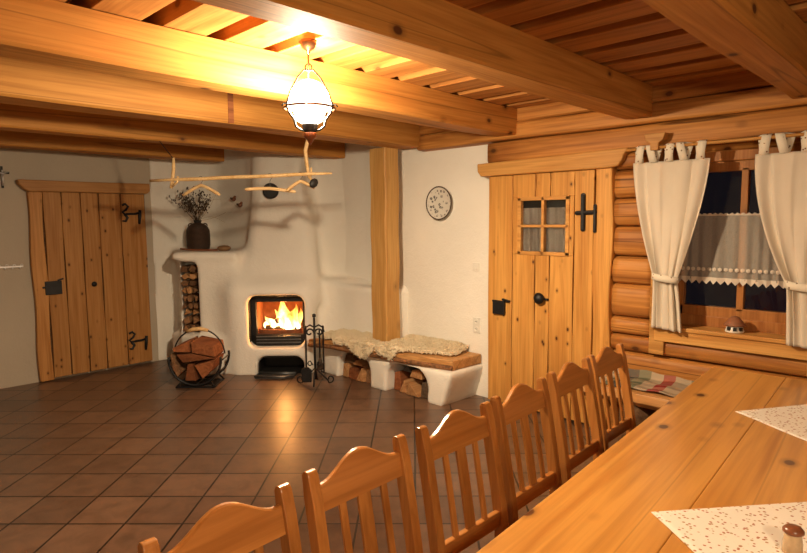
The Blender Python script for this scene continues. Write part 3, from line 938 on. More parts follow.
# right door in the log wall (faces -X), local y = world y-2.60
D2 = bpy.data.objects.new('door_2', None); COL.objects.link(D2); D2.location = (XB, 2.60, 0); struct(D2)
D2['label'] = 'plank door with small four-pane window between plaster and log wall'
def d2(y): return y-2.60
edges = [3.165, 2.905, 2.675, 2.535, 2.315, 2.145]
WIN = (2.36, 2.842, 1.395, 1.885)
def boards_with_hole(bm, ya, yb, seed):
    a, b = sorted((ya, yb)); a += .003; b -= .003
    w0, w1, zz0, zz1 = WIN
    x0 = -.055
    def pc(y0, y1, z0, z1, ns):
        prism(bm, wavy(d2(y0), d2(y1), z0, z1, .0025, ns, 10), (x0, 0, 0), (0, 1, 0), (0, 0, 1), (-1, 0, 0), .035)
    if b <= w0 or a >= w1: pc(a, b, .02, 2.085, seed); return
    pc(a, b, .02, zz0, seed); pc(a, b, zz1, 2.085, seed+50)
    if a < w0: pc(a, w0, zz0, zz1, seed+70)
    if b > w1: pc(w1, b, zz0, zz1, seed+80)
bm = B()
for i in range(5): boards_with_hole(bm, edges[i], edges[i+1], i)
obj('door_boards', bm, M['doorw'], D2, bevel=.006)
bm = B()
w0, w1, z0, z1 = [WIN[0]-2.60, WIN[1]-2.60, WIN[2], WIN[3]]
for (a, b, c, d) in ((w0-.005, w1+.005, z0-.005, z0+.028), (w0-.005, w1+.005, z1-.028, z1+.005), (w0-.005, w0+.028, z0, z1), (w1-.028, w1+.005, z0, z1),
                     ((w0+w1)/2-.013, (w0+w1)/2+.013, z0, z1), (w0, w1, (z0+z1)/2-.012, (z0+z1)/2+.012)):
    span(bm, (-.10, a, c), (-.055, b, d))
pf = obj('door_window_frame', bm, M['lint'], D2, bevel=.003)
bm = B(); span(bm, (-.074, w0, z0), (-.070, w1, z1)); obj('pane', bm, M['pane'], pf)
bm = B()
grid(bm, lambda s, t: Vector((-.045+.008*math.sin(s*40), w0-.03+(w1-w0+.06)*s*.97, z0-.03+(z1-z0-.06)*t)), 90, 2)
obj('door_lace_curtain', bm, M['lace'], D2, smooth=True)
bm = B(); span(bm, (-.012, d2(2.12), 0), (.0, d2(3.17), 2.10)); obj('door_backing', bm, M['dial'], D2)
bm = B(); prism(bm, wavy(d2(1.99), d2(2.138), .0, 2.10, .010, 4), (-.0, 0, 0), (0, 1, 0), (0, 0, 1), (-1, 0, 0), .105); obj('door_jamb', bm, M['doorw'], D2, bevel=.01)
bm = B()
poly = [(d2(3.255), 2.20), (d2(3.25), 2.13), (d2(3.215), 2.085), (d2(2.02), 2.085), (d2(1.94), 2.095), (d2(1.905), 2.14), (d2(1.895), 2.18), (d2(1.865), 2.205), (d2(1.865), 2.225)]
prism(bm, poly, (-.0, 0, 0), (0, 1, 0), (0, 0, 1), (-1, 0, 0), .145); obj('lintel', bm, M['lint'], D2, bevel=.01)
# iron fittings
bm = B()
def caps(bm, a, b, r, x=-.10):
    tube(bm, [Vector((x, *a)), Vector((x, *b))], r, 10, sx=1, sy=1)
    for q in (a, b): lathe(bm, [(.001, -r*.6), (r*.98, -r*.3), (r*.98, r*.3), (.001, r*.6)], (x, *q), 14, Matrix.Rotation(PI/2, 3, 'Y'))
caps(bm, (d2(2.235), 1.885), (d2(2.232), 1.615), .019); caps(bm, (d2(2.285), 1.745), (d2(2.13), 1.75), .018)
caps(bm, (d2(2.125), 1.80), (d2(2.125), 1.60), .013, -.115)
obj('upper_latch', bm, M['iron'], D2, smooth=False)
bm = B(); box(bm, (-.105, d2(3.03), .905), (.03, .125, .125)); box(bm, (-.105, d2(2.955), .975), (.03, .08, .018), Matrix.Rotation(.2, 3, 'X')); box(bm, (-.10, d2(3.08), .96), (.02, .05, .018)); obj('lock_box', bm, M['iron'], D2, bevel=.004)
bm = B(); lathe(bm, [(.022, 0), (.022, .012), (.046, .025), (.05, .04), (.034, .062), (.004, .07)], (-.09, d2(2.61), 1.025), 20, Matrix.Rotation(-PI/2, 3, 'Y'))
tube(bm, [(-.105, d2(2.57), 1.02), (-.105, d2(2.53), 1.02)], .009, 8)
obj('door_knob', bm, M['iron'], D2, smooth=True)

# ------------------------------------------------------------------ window
W1 = bpy.data.objects.new('window_1', None); COL.objects.link(W1); W1.location = (4.55, 1.13, .92); struct(W1)
W1['label'] = 'dark night window in the log wall between white curtains'
def wy(y): return y-1.13
def wz(z): return z-.92
bm = B()
for y0, y1 in ((WY1-.10, WY1-.0), (WY0, WY0+.10)): span(bm, (-.17, wy(y0), wz(.80)), (.08, wy(y1), wz(2.2)))
span(bm, (-.02, wy(WY0), wz(2.09)), (.08, wy(WY1), wz(2.2)))
span(bm, (-.005, wy(WY0), wz(.90)), (.08, wy(WY1), wz(.99)))
span(bm, (-.004, wy(WY1-.14), wz(.9)), (.07, wy(WY1-.09), wz(2.1))); span(bm, (-.004, wy(WY0+.09), wz(.9)), (.07, wy(WY0+.14), wz(2.1)))
obj('casing', bm, M['winw'], W1, bevel=.006)
bm = B()
a, b = WY0+.10, WY1-.10
for (p, q, c, d) in ((a, b, .98, 1.06), (a, b, 2.02, 2.09), (a, a+.06, .98, 2.09), (b-.06, b, .98, 2.09), (1.105, 1.15, 1.04, 2.04)):
    span(bm, (.0, wy(p), wz(c)), (.055, wy(q), wz(d)))
obj('sash', bm, M['winw'], W1, bevel=.005)
bm = B(); span(bm, (.03, wy(a+.05), wz(1.05)), (.036, wy(b-.05), wz(2.03))); obj('pane', bm, M['pane'], W1)
bm = B(); span(bm, (-.20, wy(WY0-.02), wz(.885)), (.0, wy(WY1-.0), wz(.915))); span(bm, (-.185, wy(WY0-.02), wz(.795)), (-.155, wy(WY1-.02), wz(.885))); obj('sill', bm, M['lint'], W1, bevel=.006)
bm = B(); span(bm, (-.175, wy(WY1-.09), wz(.69)), (-.145, wy(WY1+.02), wz(2.0))); span(bm, (-.175, wy(WY0-.02), wz(.69)), (-.145, wy(WY0+.09), wz(2.0))); obj('architrave', bm, M['lint'], W1, bevel=.006)

# curtain rod with bracket
CRD = thing('curtain_rod', 'thin wooden curtain rod above the window with a carved end bracket', 'curtain rod', (4.31, 1.2, 2.20))
bm = B(); tube(bm, [(0, -1.2, 0), (0, .66, 0)], .011, 10); obj('rod', bm, M['lint'], CRD, smooth=True)
bm = B(); poly = [(-.075, .10), (.075, .10), (.06, .05), (.03, .03), (.028, -.02), (-.028, -.02), (-.03, .03), (-.06, .05)]
prism(bm, poly, (.085, .45, 0), (0, 1, 0), (0, 0, 1), (-1, 0, 0), .11); obj('bracket', bm, M['lint'], CRD, bevel=.006)

def curtain(label, y_left, y_right, tie, bot, tabs, off=0):
    """y_left > y_right in the picture; tie=(y,z,halfwidth) bot=(yl,yr,z)"""
    root = thing('curtain', label, 'curtain', (4.315, (y_left+y_right)/2, 0))
    yc = (y_left+y_right)/2
    zt = 2.10
    def edge(t):
        z = zt+(bot[2]-zt)*t
        tt = (zt-tie[1])/(zt-bot[2])
        if t < tt:
            q = t/tt; qs = q**1.7*.85+.15*q
            l = y_left+(tie[0]+tie[2]-y_left)*q**(1.25 if not off else 1.8)
            r_ = y_right+(tie[0]-tie[2]-y_right)*q**(1.6 if not off else 1.25)
        else:
            q = ((t-tt)/(1-tt))**.8
            l = tie[0]+tie[2]+(bot[0]-tie[0]-tie[2])*q; r_ = tie[0]-tie[2]+(bot[1]-tie[0]+tie[2])*q
        return l, r_, z
    nf = 5
    def fn(s, t):
        l, r_, z = edge(t)
        yy = l+(r_-l)*s
        amp = .008+.011*min(1, t*1.5)
        w = abs(l-r_)
        x = -amp*(.55+.45*math.sin(s*9+1))*math.sin(s*nf*2*PI+.9*math.sin(t*4)+1.5*math.sin(s*6))-.006*math.sin(s*23+t*5)
        x += -.02*math.sin(PI*min(1, t*1.3))
        yy += .008*math.sin(s*nf*2*PI+1.2)
        return Vector((x, yy-yc, z+0-.02*s*t))
    bm = B(); grid(bm, fn, 96, 60)
    obj('drape', bm, M['curtain'], root, smooth=True, solid=.003)
    for i in range(tabs):
        s = (i+.35)/tabs
        yy = y_left+(y_right-y_left)*s-yc
        tl = .03 if i % 2 else -.015
        bm = B(); hw_ = .027
        path = [(-.012, -.005), (-.020, .07), (-.014, .112), (-.002, .122), (.012, .112), (.014, .07), (.012, -.005)]
        g = []
        for (x, z) in path:
            sh = tl*(z/.12)
            g.append((bm.verts.new((x, yy-hw_+sh*(1 if x < 0 else -1), zt+z)), bm.verts.new((x, yy+hw_+sh*(1 if x < 0 else -1), zt+z))))
        for A, Bq in zip(g, g[1:]): bm.faces.new((A[0], A[1], Bq[1], Bq[0]))
        obj('tab', bm, M['tab'], root, solid=.003, smooth=True)
    bm = B()
    c = [Vector((-.02+.05*math.sin(a)*1.0, tie[0]-yc+(tie[2]+.012)*math.cos(a), tie[1]+.012*math.cos(a))) for a in [2*PI*i/28 for i in range(28)]]
    g = [(bm.verts.new(p-EZ*.024), bm.verts.new(p+EZ*.024)) for p in c]
    for i in range(28): A, Bq = g[i], g[(i+1) % 28]; bm.faces.new((A[0], Bq[0], Bq[1], A[1]))
    obj('tieback', bm, M['tab'], root, solid=.004, smooth=True)
    return root
curtain('white tab-top curtain tied back at the left side of the window', 1.80, 1.28, (1.546, 1.272, .080), (1.638, 1.42, .905), 5)
curtain('white tab-top curtain at the right edge of the photo, right of the window', 1.01, .44, (.715, 1.268, .085), (.79, .57, .892), 5, off=1)

# short lace cafe curtain
LC = thing('cafe_curtain', 'short sheer lace cafe curtain with zigzag hem across the dark window', 'curtain', (4.515, 1.13, 1.48))
bm = B()
ya, yb = 1.55, .70
def lf(s, t):
    z = 1.715-1.48+(-.455)*t
    return Vector((.010*math.sin(s*70+2*math.sin(s*9))*(.4+.6*t), ya+(yb-ya)*s-1.13, z))
grid(bm, lf, 160, 10); obj('lace_panel', bm, M['lace'], LC, smooth=True)
bm = B(); nz = 18; top = []; botv = []
for i in range(nz*2+1):
    s = i/(nz*2); p = lf(s, 1)
    top.append(bm.verts.new((p.x-.003, p.y, p.z+.015))); botv.append(bm.verts.new((p.x-.003, p.y, p.z-(.035 if i % 2 else .008))))
for i in range(nz*2): bm.faces.new((top[i], top[i+1], botv[i+1], botv[i]))
for i in range(24):
    s = (i+.5)/24; p = lf(s, .84); lathe(bm, [(.001, -.004), (.014, 0), (.001, .004)], (p.x-.01, p.y, p.z), 6, Matrix.Rotation(PI/2, 3, 'Y'))
obj('scalloped_hem', bm, M['lacehem'], LC, solid=.002)
bm = B(); tube(bm, [(0, ya-1.13+.01, .237), (0, yb-1.13-.01, .237)], .006, 8)
tube(bm, [(-.004+.004*math.sin(i*2.1), ya-1.13+(yb-ya)*i/80, .242+.007*math.sin(i*1.9)) for i in range(81)], .005, 5)
obj('heading_rod', bm, M['lacehem'], LC)

# ceramic house on the sill
HS = thing('ceramic_house', 'tiny ceramic house with brown roof on the window sill', 'ornament', (4.43, 1.12, .915), .12)
bm = B(); lathe(bm, [(.055, 0), (.06, .006), (.052, .03), (.048, .05), (.02, .055)], seg=14); obj('house_body', bm, M['white'], HS, smooth=True)
bm = B(); lathe(bm, [(.068, .046), (.066, .056), (.045, .08), (.025, .105), (.006, .112)], seg=14); obj('roof', bm, plain('terracotta_roof', (.28, .11, .05), .6), HS, smooth=True)
for a in (2.6, 3.3, 4.0):
    bm = B(); box(bm, (.056*math.cos(a), .056*math.sin(a), .027), (.01, .022, .024), Matrix.Rotation(a, 3, 'Z')); obj('house_window', bm, M['dial'], HS)

# ------------------------------------------------------------------ bench under the window + blanket
BN = thing('log_bench', 'rough split-log bench along the log wall under the window', 'bench', (4.18, .6, 0))
bm = B(); n = 40; rr = random.Random(4); g = []
for i in range(n+1):
    yy = -1.9+3.3*i/n
    w = .012*math.sin(i*.9)+.008*math.sin(i*2.3)
    g.append([bm.verts.new(p) for p in ((-.21+w, yy, .49), (.19, yy, .50), (.19, yy, .40), (.0, yy, .37), (-.17+w, yy, .385), (-.225+w, yy, .43))])
for A, Bq in zip(g, g[1:]):
    for q in range(6): bm.faces.new((A[q], A[(q+1) % 6], Bq[(q+1) % 6], Bq[q]))
bm.faces.new(list(reversed(g[0]))); bm.faces.new(g[-1])
obj('seat_slab', bm, M['bench'], BN, bevel=.008)
for yy in (1.05, -.4, -1.6):
    bm = B(); lathe(bm, [(.15, 0), (.14, .02), (.135, .2), (.14, .385)], (-.02, yy, 0), 18); obj('stump_leg', bm, M['darklog'], BN, smooth=True)
bm = B()
def bl(s, t):
    x = 4.015+(4.385-4.015)*t; yy = 1.93-.95*s
    z = .507+.006*math.sin(x*40+s*9)+.005*math.sin(yy*31)
    if t > .86: z += (t-.86)*.35; x = 4.015+.37*.86+(t-.86)*.1
    return Vector((x-4.2, yy-1.5, z-.5))
grid(bm, bl, 60, 24)
tag(obj('plaid_blanket', bm, M['plaid'], loc=(4.2, 1.5, .5), smooth=True, solid=.008), 'red, green and beige plaid blanket spread on the log bench', 'blanket')

# ------------------------------------------------------------------ plastered corner bench: slab, fleeces and wood bays
CB = thing('corner_bench_seat', 'thick pine seat slab on the white plaster bench by the fireplace', 'bench seat', (4.2, 4.1, .325))
bm = B()
outline = [(4.06, 3.31), (4.00, 3.60), (3.965, 3.85), (3.955, 4.05), (3.93, 4.35), (3.915, 4.6), (3.90, 4.9), (3.80, 5.12)]
inner = [(4.25, 5.0), (4.25, 4.42), (4.47, 4.26), (4.475, 3.29)]
pl2 = outline+inner
prism(bm, [(x-4.2, yv-4.1) for x, yv in pl2], (0, 0, 0), (1, 0, 0), (0, 1, 0), (0, 0, 1), .095)
obj('seat_slab', bm, M['bench'], CB, bevel=.012)
bm = B()   # bark edge strip
pp = [Vector((x-4.2-.004, yv-4.1, .03)) for x, yv in outline]
tube(bm, pp, .022, 8, sx=.5, sy=1.0)
o = obj('bark_edge', bm, plain('bark_edge', (.24, .11, .045), .8, 0, .6, 35, .5), CB, smooth=True); o['label'] = 'dark bark edge'

def fleece(name, label, mask, cx, cy, seed, base=.425):
    rr = random.Random(seed)
    F = thing(name, label, 'sheepskin', (cx, cy, base))
    bm = B(); st = .02; cells = {}
    def hgt(x, yv, m):
        e = min(1, m/.06)
        z = base+.006+.055*math.sqrt(e)*(.8+.25*math.sin(x*33+seed)*math.sin(yv*29))
        z += .10*max(0, x-4.22)**1
        return z
    def drape(x, yv, m):
        # beyond the slab's front edge the skin hangs down
        xf = np.interp(yv, [q[1] for q in outline], [q[0] for q in outline])
        if x < xf-.01:
            d = xf-.01-x
            return Vector((xf-.028-.012*math.sin(yv*40), yv, base+.035-d*1.0))
        return Vector((x, yv, hgt(x, yv, m)))
    vid = {}
    def vert(i, j):
        if (i, j) not in vid:
            x, yv = 3.70+i*st, 3.2+j*st
            m = max(0, mask(x, yv))
            vid[(i, j)] = bm.verts.new(drape(x, yv, m)-Vector((cx, cy, base)))
        return vid[(i, j)]
    tops = []
    for i in range(40):
        for j in range(100):
            x, yv = 3.70+(i+.5)*st, 3.2+(j+.5)*st
            if mask(x, yv) > 0:
                bm.faces.new((vert(i, j), vert(i+1, j), vert(i+1, j+1), vert(i, j+1))); tops.append((x, yv))
    obj('skin', bm, M['fleece'], F, smooth=True, solid=.012)
    bt = B()
    for (x, yv) in tops:
        for _ in range(14):
            a = x+rr.uniform(-st, st); b = yv+rr.uniform(-st, st); m = max(.001, mask(a, b))
            p = drape(a, b, m)-Vector((cx, cy, base))
            d = Vector((rr.uniform(-1, 1)-.3, rr.uniform(-1, 1), rr.uniform(.4, 1.3))).normalized()
            L = rr.uniform(.016, .034)
            sd = d.cross(Vector((rr.uniform(-1, 1), rr.uniform(-1, 1), .3))).normalized()*.003
            v = [bt.verts.new(q) for q in (p-sd, p+sd, p+d*L*.6+sd*.7+Vector((0, 0, .004)), p+d*L+Vector((rr.uniform(-.01, .01), 0, -.004)))]
            bt.faces.new(v)
    o = obj('wool_pile', bt, M['fleece'], F); o['kind'] = 'stuff'
    return F
def mask_left(x, yv):
    w = .03*math.sin(yv*17)+.02*math.sin(yv*31+x*9)
    d = min(x-(3.875-.10*math.exp(-((yv-4.42)/.16)**2)+w*.8), 4.27-x, yv-(4.22+w*.5+.1*(x-3.9)), 5.06-yv+w)
    # leave room for the post
    pq = max(px0-.015-x, x-px1-.015, py0-.015-yv, yv-py1-.015)
    return min(d, pq)
def mask_right(x, yv):
    w = .03*math.sin(yv*15+1)+.02*math.sin(yv*27+x*9)
    fr = np.interp(yv, [3.3, 3.6, 3.85, 3.95, 4.1], [4.20, 4.12, 4.00, 3.86, 3.86])
    d = min(x-(fr+w*.5), 4.465-x, yv-(3.40+w), 4.19-yv)
    return d
fleece('sheepskin', 'cream sheepskin draped over the bench between fireplace and wooden post', mask_left, 4.1, 4.6, 1)
fleece('sheepskin', 'cream sheepskin on the bench under the painted wall plate', mask_right, 4.3, 3.8, 2)

def wedge(label, yc, zc, poly, L, mat, x0, rotx=0, group=None, dx=0):
    bm = B(); prism(bm, poly, (0, 0, 0), (0, -1, 0), (0, 0, 1), (1, 0, 0), L)
    o = obj('firewood_log', bm, mat, loc=(x0, yc, zc), bevel=.006)
    o.rotation_euler = (rotx, 0, dx)
    return tag(o, label, 'log', group)
def tri(w, hh, sk=0): return [(-w/2, 0), (w/2, 0), (sk, hh)]
def quad(w, hh, sk=0): return [(-w/2, 0), (w/2, .0), (w/2*.8+sk, hh), (-w/2*.7+sk, hh*.9)]
for i, (yc, zc, pol, mt, x0, lab) in enumerate((
    (3.655, .004, quad(.10, .16), M['bark'], 4.06, 'dark barky log at the right end of the right bench wood bay'),
    (3.79, .004, tri(.17, .12, -.05), M['firelog'], 4.03, 'pale split log on the floor in the middle of the right bench wood bay'),
    (3.93, .004, tri(.10, .13, .01), M['firelog'], 4.05, 'narrow split log left of centre in the right bench wood bay'),
    (4.03, .004, quad(.10, .20), M['redlog'], 4.07, 'reddish log standing tallest at the left of the right bench wood bay'),
    (3.78, .17, quad(.16, .085, .01), M['firelog'], 4.07, 'split log lying on top of the stack in the right bench wood bay'),
    (3.92, .205, tri(.13, .06), M['grey'], 4.10, 'grey weathered log on top left in the right bench wood bay'),
    (4.42, .004, quad(.11, .15), M['darklog'], 4.05, 'dark log at the right end of the left bench wood bay'),
    (4.55, .004, tri(.12, .15, .03), M['firelog'], 4.03, 'pale upright split log in the middle of the left bench wood bay'),
    (4.68, .004, quad(.13, .13), M['redlog'], 4.04, 'reddish split log in the left bench wood bay near the fire tools'),
    (4.80, .004, quad(.10, .16), M['firelog'], 4.05, 'split log at the far left of the left bench wood bay'),
    (4.58, .165, tri(.20, .055, -.04), M['firelog'], 4.04, 'flat pale split log on top in the left bench wood bay'),
    (4.74, .17, quad(.15, .095), M['darklog'], 4.05, 'dark barky log on top left in the left bench wood bay'))):
    wedge(lab, yc, zc, pol, .27, mt, x0)

# ------------------------------------------------------------------ firewood basket
BK = thing('log_basket', 'round black iron log basket with wooden grip beside the fireplace', 'basket', (2.84, 5.72, 0))
BZ = .30; BRAD = .265
for k, w in enumerate((-.15, .15)):
    bm = B(); tube(bm, [EU*(BRAD*math.cos(a))+EZ*(BZ+BRAD*math.sin(a))+EW*w for a in [PI*.97+(PI*1.06)*i/30 for i in range(31)]], .013, 8)
    obj('side_hoop', bm, M['iron'], BK, smooth=True)
for i in range(7):
    a = PI*1.02+PI*.96*i/6
    bm = B(); tube(bm, [EU*(BRAD*math.cos(a))+EZ*(BZ+BRAD*math.sin(a))-EW*.155, EU*(BRAD*math.cos(a))+EZ*(BZ+BRAD*math.sin(a))+EW*.155], .007, 6)
    obj('cross_bar', bm, M['iron'], BK, smooth=True)
bm = B(); tube(bm, [EU*(BRAD*math.cos(a))+EZ*(BZ+.01+BRAD*1.06*math.sin(a)) for a in [PI*(1-.02)-(PI*.96)*i/24 for i in range(25)]], .008, 8); obj('bail_handle', bm, M['iron'], BK, smooth=True)
bm = B(); tube(bm, [EU*x+EZ*(BZ+.285+dz) for x, dz in ((-.12, -.02), (-.06, .0), (.02, .008), (.10, -.012))], [.017, .022, .022, .017], 10); obj('wooden_grip', bm, M['stick'], BK, smooth=True)
bm = B()
for s in (-1, 1): tube(bm, [EU*(.20*s)-EW*.16+EZ*.012, EU*(.15*s)-EW*.14+EZ*.07, EU*(.15*s)+EW*.14+EZ*.07, EU*(.20*s)+EW*.16+EZ*.012], .009, 8)
tube(bm, [EU*(-.17)-EW*.12+EZ*.02, EU*.17-EW*.12+EZ*.02], .009, 8); tube(bm, [EU*(-.17)+EW*.12+EZ*.02, EU*.17+EW*.12+EZ*.02], .009, 8)
obj('foot_frame', bm, M['iron'], BK, smooth=True)
bm = B(); ubox(bm, -.20, .20, -.16, .16, .006, .02, Vector((0, 0, 0))); obj('dark_base', bm, M['iron'], BK, bevel=.004)  # flat black slab just above the floor, under the basket
BKO = Vector((2.84, 5.72, 0))
def zpx(pts): return [((x-345)*.00147, (235-yv)*.00147+BZ) for x, yv in pts]
for lab, P_, mt in (('reddish split log at the upper left of the log basket', [(200, 150), (300, 108), (318, 180), (205, 176)], M['redlog']),
                ('large pale-edged split log at the upper right of the log basket', [(328, 108), (480, 140), (490, 215), (332, 184)], M['redlog']),
                ('split log lying across the middle of the log basket', [(225, 196), (330, 190), (488, 224), (270, 252)], M['redlog']),
                ('pale barked log curving along the left of the log basket', [(186, 188), (216, 250), (252, 320), (228, 352), (196, 290)], M['darklog']),
                ('upright wedge log at the bottom centre of the log basket', [(300, 262), (335, 264), (356, 380), (280, 378)], M['redlog']),
                ('split log at the lower right of the log basket', [(345, 272), (490, 234), (462, 310), (400, 368)], M['redlog'])):
    q = zpx(P_)
    cu = sum(p[0] for p in q)/len(q); cz = sum(p[1] for p in q)/len(q)
    bm = B(); prism(bm, [(a-cu, b-cz) for a, b in q], (0, 0, 0), EU, EZ, EW, .34+.02*R.random())
    tag(obj('firewood_log', bm, mt, loc=BKO+EU*cu+EZ*cz-EW*(.17+.02*R.random()), bevel=.005), lab, 'log')

# ------------------------------------------------------------------ fire tools
FT = thing('fire_tool_stand', 'black wrought-iron scrolled fire tool stand right of the fire', 'tool stand', (3.668, 4.838, 0))
bm = B(); tube(bm, [(0, 0, .05), (0, 0, .70)], .012, 8); lathe(bm, [(.004, 0), (.02, .012), (.02, .035), (.004, .045)], (0, 0, .70), 10); obj('pole', bm, M['iron'], FT, smooth=True)
for s in (-1, 1):
    bm = B(); tube(bm, spiral(EU*(.05*s)+EZ*.545, .045, .014, 0 if s < 0 else PI, (PI*1.9 if s < 0 else -PI*.9), 18, EU, EZ), .009, 6)
    tube(bm, [EZ*.60, EU*(.045*s)+EZ*.625, EU*(.09*s)+EZ*.60, EU*(.10*s)+EZ*.55], .009, 6); obj('hook_arm', bm, M['iron'], FT, smooth=True)
    bm = B(); tube(bm, [EU*(.02*s)+EZ*.20]+spiral(EU*(.05*s)+EZ*.215, .03, .010, PI*.5, PI*.5+s*PI*1.6, 10, EU*s, EZ), .006, 6)
    tube(bm, [EZ*.17, EU*(.06*s)+EZ*.11, EU*(.13*s)+EZ*.04]+spiral(EU*(.155*s)+EZ*.055, .045, .012, -PI*.6, PI*1.2, 14, EU*s, EZ), .008, 6); obj('scroll_foot', bm, M['iron'], FT, smooth=True)
bm = B(); tube(bm, [EZ*.17, -EW*.06+EZ*.11, -EW*.14+EZ*.008], .008, 6); tube(bm, [EZ*.17, EW*.06+EZ*.11, EW*.14+EZ*.008], .008, 6); obj('front_foot', bm, M['iron'], FT, smooth=True)
TL = thing('fire_shovel', 'black fire shovel hanging at the left of the tool stand', 'shovel', (3.668-.09/S2, 4.838+.09/S2, .12))
bm = B(); tube(bm, [(0, 0, .05), (0, 0, .46)], .009, 6); lathe(bm, [(.004, .44), (.011, .45), (.011, .49), (.004, .5)], seg=8); obj('shaft', bm, M['iron'], TL)
bm = B(); prism(bm, [(-.05, -.10), (.05, -.10), (.055, .03), (.02, .06), (-.02, .06), (-.055, .03)], -EW*.012, EU, EZ, EW, .012); obj('blade', bm, M['iron'], TL, bevel=.003)
TK = thing('fire_poker', 'thin black fire poker hanging at the right of the tool stand', 'poker', (3.668+.09/S2, 4.838-.09/S2, .12))
bm = B(); tube(bm, [EZ*.02-EU*.03, EZ*.0, EZ*.05, EZ*.46], .009, 6); obj('shaft', bm, M['iron'], TK)
bm = B(); lathe(bm, [(.004, .44), (.011, .45), (.011, .49), (.004, .5)], seg=8); obj('grip', bm, M['iron'], TK)
TB = thing('fire_brush', 'black hearth brush hanging behind the pole of the tool stand', 'brush', Vector((3.668, 4.838, .14))+EW*.06+EU*.045)
bm = B(); tube(bm, [(0, 0, .1), (0, 0, .42)], .009, 6); obj('shaft', bm, M['iron'], TB)
bm = B(); lathe(bm, [(.035, 0), (.032, .05), (.02, .09), (.008, .12)], seg=10); obj('bristles', bm, M['twig'], TB, smooth=True)

# ------------------------------------------------------------------ hanging lamp
LX, LY = 1.94, 2.555
LP = thing('hanging_lamp', 'lit hanging lamp with white glass shade and wire frame between the beams', 'lamp', (LX, LY, ZC))
def lz(z): return z-ZC+.014
bm = B(); lathe(bm, [(.045, 0), (.046, -.012), (.034, -.04), (.012, -.052), (.006, -.07)], seg=20); obj('ceiling_cup', bm, M['bronze'], LP, smooth=True)
bm = B(); tube(bm, [(0, 0, -.06), (0, 0, lz(2.475))], .005, 6); tube(bm, arc((0, 0, lz(2.49)), .018, 0, 2*PI, 12, EU, EZ), .004, 6); obj('hook_chain', bm, M['bronze'], LP, smooth=True)
bm = B()
for k in range(3):
    a = 2*PI*k/3+.95
    d = V(math.cos(a), math.sin(a), 0)
    tube(bm, [EZ*lz(2.478), d*.03+EZ*lz(2.474), d*.068+EZ*lz(2.432), d*.112+EZ*lz(2.355), d*.137+EZ*lz(2.285)], .0045, 6)
obj('wire_frame', bm, M['iron'], LP, smooth=True)
bm = B(); tube(bm, [V(.134*math.cos(a), .134*math.sin(a), lz(2.28)) for a in [2*PI*i/32 for i in range(32)]], .006, 6, closed=True); obj('shade_ring', bm, M['bronze'], LP, smooth=True)
bm = B(); lathe(bm, [(.028, lz(2.425)), (.06, lz(2.41)), (.095, lz(2.37)), (.115, lz(2.325)), (.126, lz(2.285))], seg=32, cap=False); obj('glass_shade', bm, M['shade'], LP, smooth=True)
bm = B(); lathe(bm, [(.085, lz(2.272)), (.082, lz(2.25)), (.068, lz(2.215)), (.045, lz(2.20))], seg=28, cap=False); obj('lower_glass', bm, M['glass2'], LP, smooth=True)
bm = B(); lathe(bm, [(.04, lz(2.205)), (.042, lz(2.19)), (.034, lz(2.16)), (.03, lz(2.155))], seg=20); obj('burner', bm, M['dial'], LP, smooth=True)
bm = B(); lathe(bm, [(.03, lz(2.155)), (.036, lz(2.145)), (.034, lz(2.13)), (.018, lz(2.115)), (.010, lz(2.10)), (.003, lz(2.09))], seg=16); obj('bottom_knob', bm, M['knobw'], LP, smooth=True)
for k in range(3):
    a = 2*PI*k/3+.95; d = V(math.cos(a), math.sin(a), 0)
    bm = B(); tube(bm, [d*.136+EZ*lz(2.285), d*.125+EZ*lz(2.25), d*.095+EZ*lz(2.215), d*.085+EZ*lz(2.18), d*.06+EZ*lz(2.165), d*.032+EZ*lz(2.16)], .0055, 6)
    tube(bm, spiral(d*.145+EZ*lz(2.275), .018, .006, 0, 4.5, 10, d, EZ), .004, 6); obj('scroll_strap', bm, M['iron'], LP, smooth=True)

# second lamp of the same kind, over the near end of the table behind the viewer
def light(name, loc, power, col, rad):
    l = bpy.data.lights.new(name, 'POINT'); l.energy = power; l.color = col; l.shadow_soft_size = rad
    o = bpy.data.objects.new(name, l); COL.objects.link(o); o.location = loc; return o
WARM = (1, .79, .52)
light('lamp_bulb', (LX, LY, 2.318), 100, WARM, .045)
light('table_lamp_bulb', (.2, -.75, 2.0), 26, WARM, .10)
light('fire_light', uw(-1.27, 6.70, .60), 9, (1, .40, .10), .07)

# ------------------------------------------------------------------ table, cloths, shaker
TR = math.radians(3.5)
TB_ = thing('dining_table', 'long honey-coloured pine dining table reaching the log bench', 'table', (2.4, .60, 0), TR)
rz = Matrix.Rotation(-TR, 3, 'Z')
def tl(x, yv): return rz @ Vector((x-2.4, yv-.60, 0))
eT = tl(4.0, 1.13).y      # far edge in the table's own frame
xE = tl(4.0, 1.13).x
bm = B(); wid = .98; L0 = -2.35
pw = [0, .40, .72, wid]
for k in range(3):
    y1 = eT-pw[k]; y0 = eT-pw[k+1]
    span(bm, (L0, y0+.0006, .705), (xE, y1-.0006, .75))
obj('tabletop', bm, M['table'], TB_, bevel=.004)
bm = B()
span(bm, (L0+.15, eT-.12, .60), (xE-.15, eT-.09, .705)); span(bm, (L0+.15, eT-wid+.09, .60), (xE-.15, eT-wid+.12, .705)); obj('apron', bm, M['table'], TB_, bevel=.003)
for x in (L0+.18, xE-.22):
    for yy in (eT-.13, eT-wid+.13):
        bm = B(); box(bm, (x, yy, .3525), (.08, .08, .705)); obj('leg', bm, M['table'], TB_, bevel=.006)
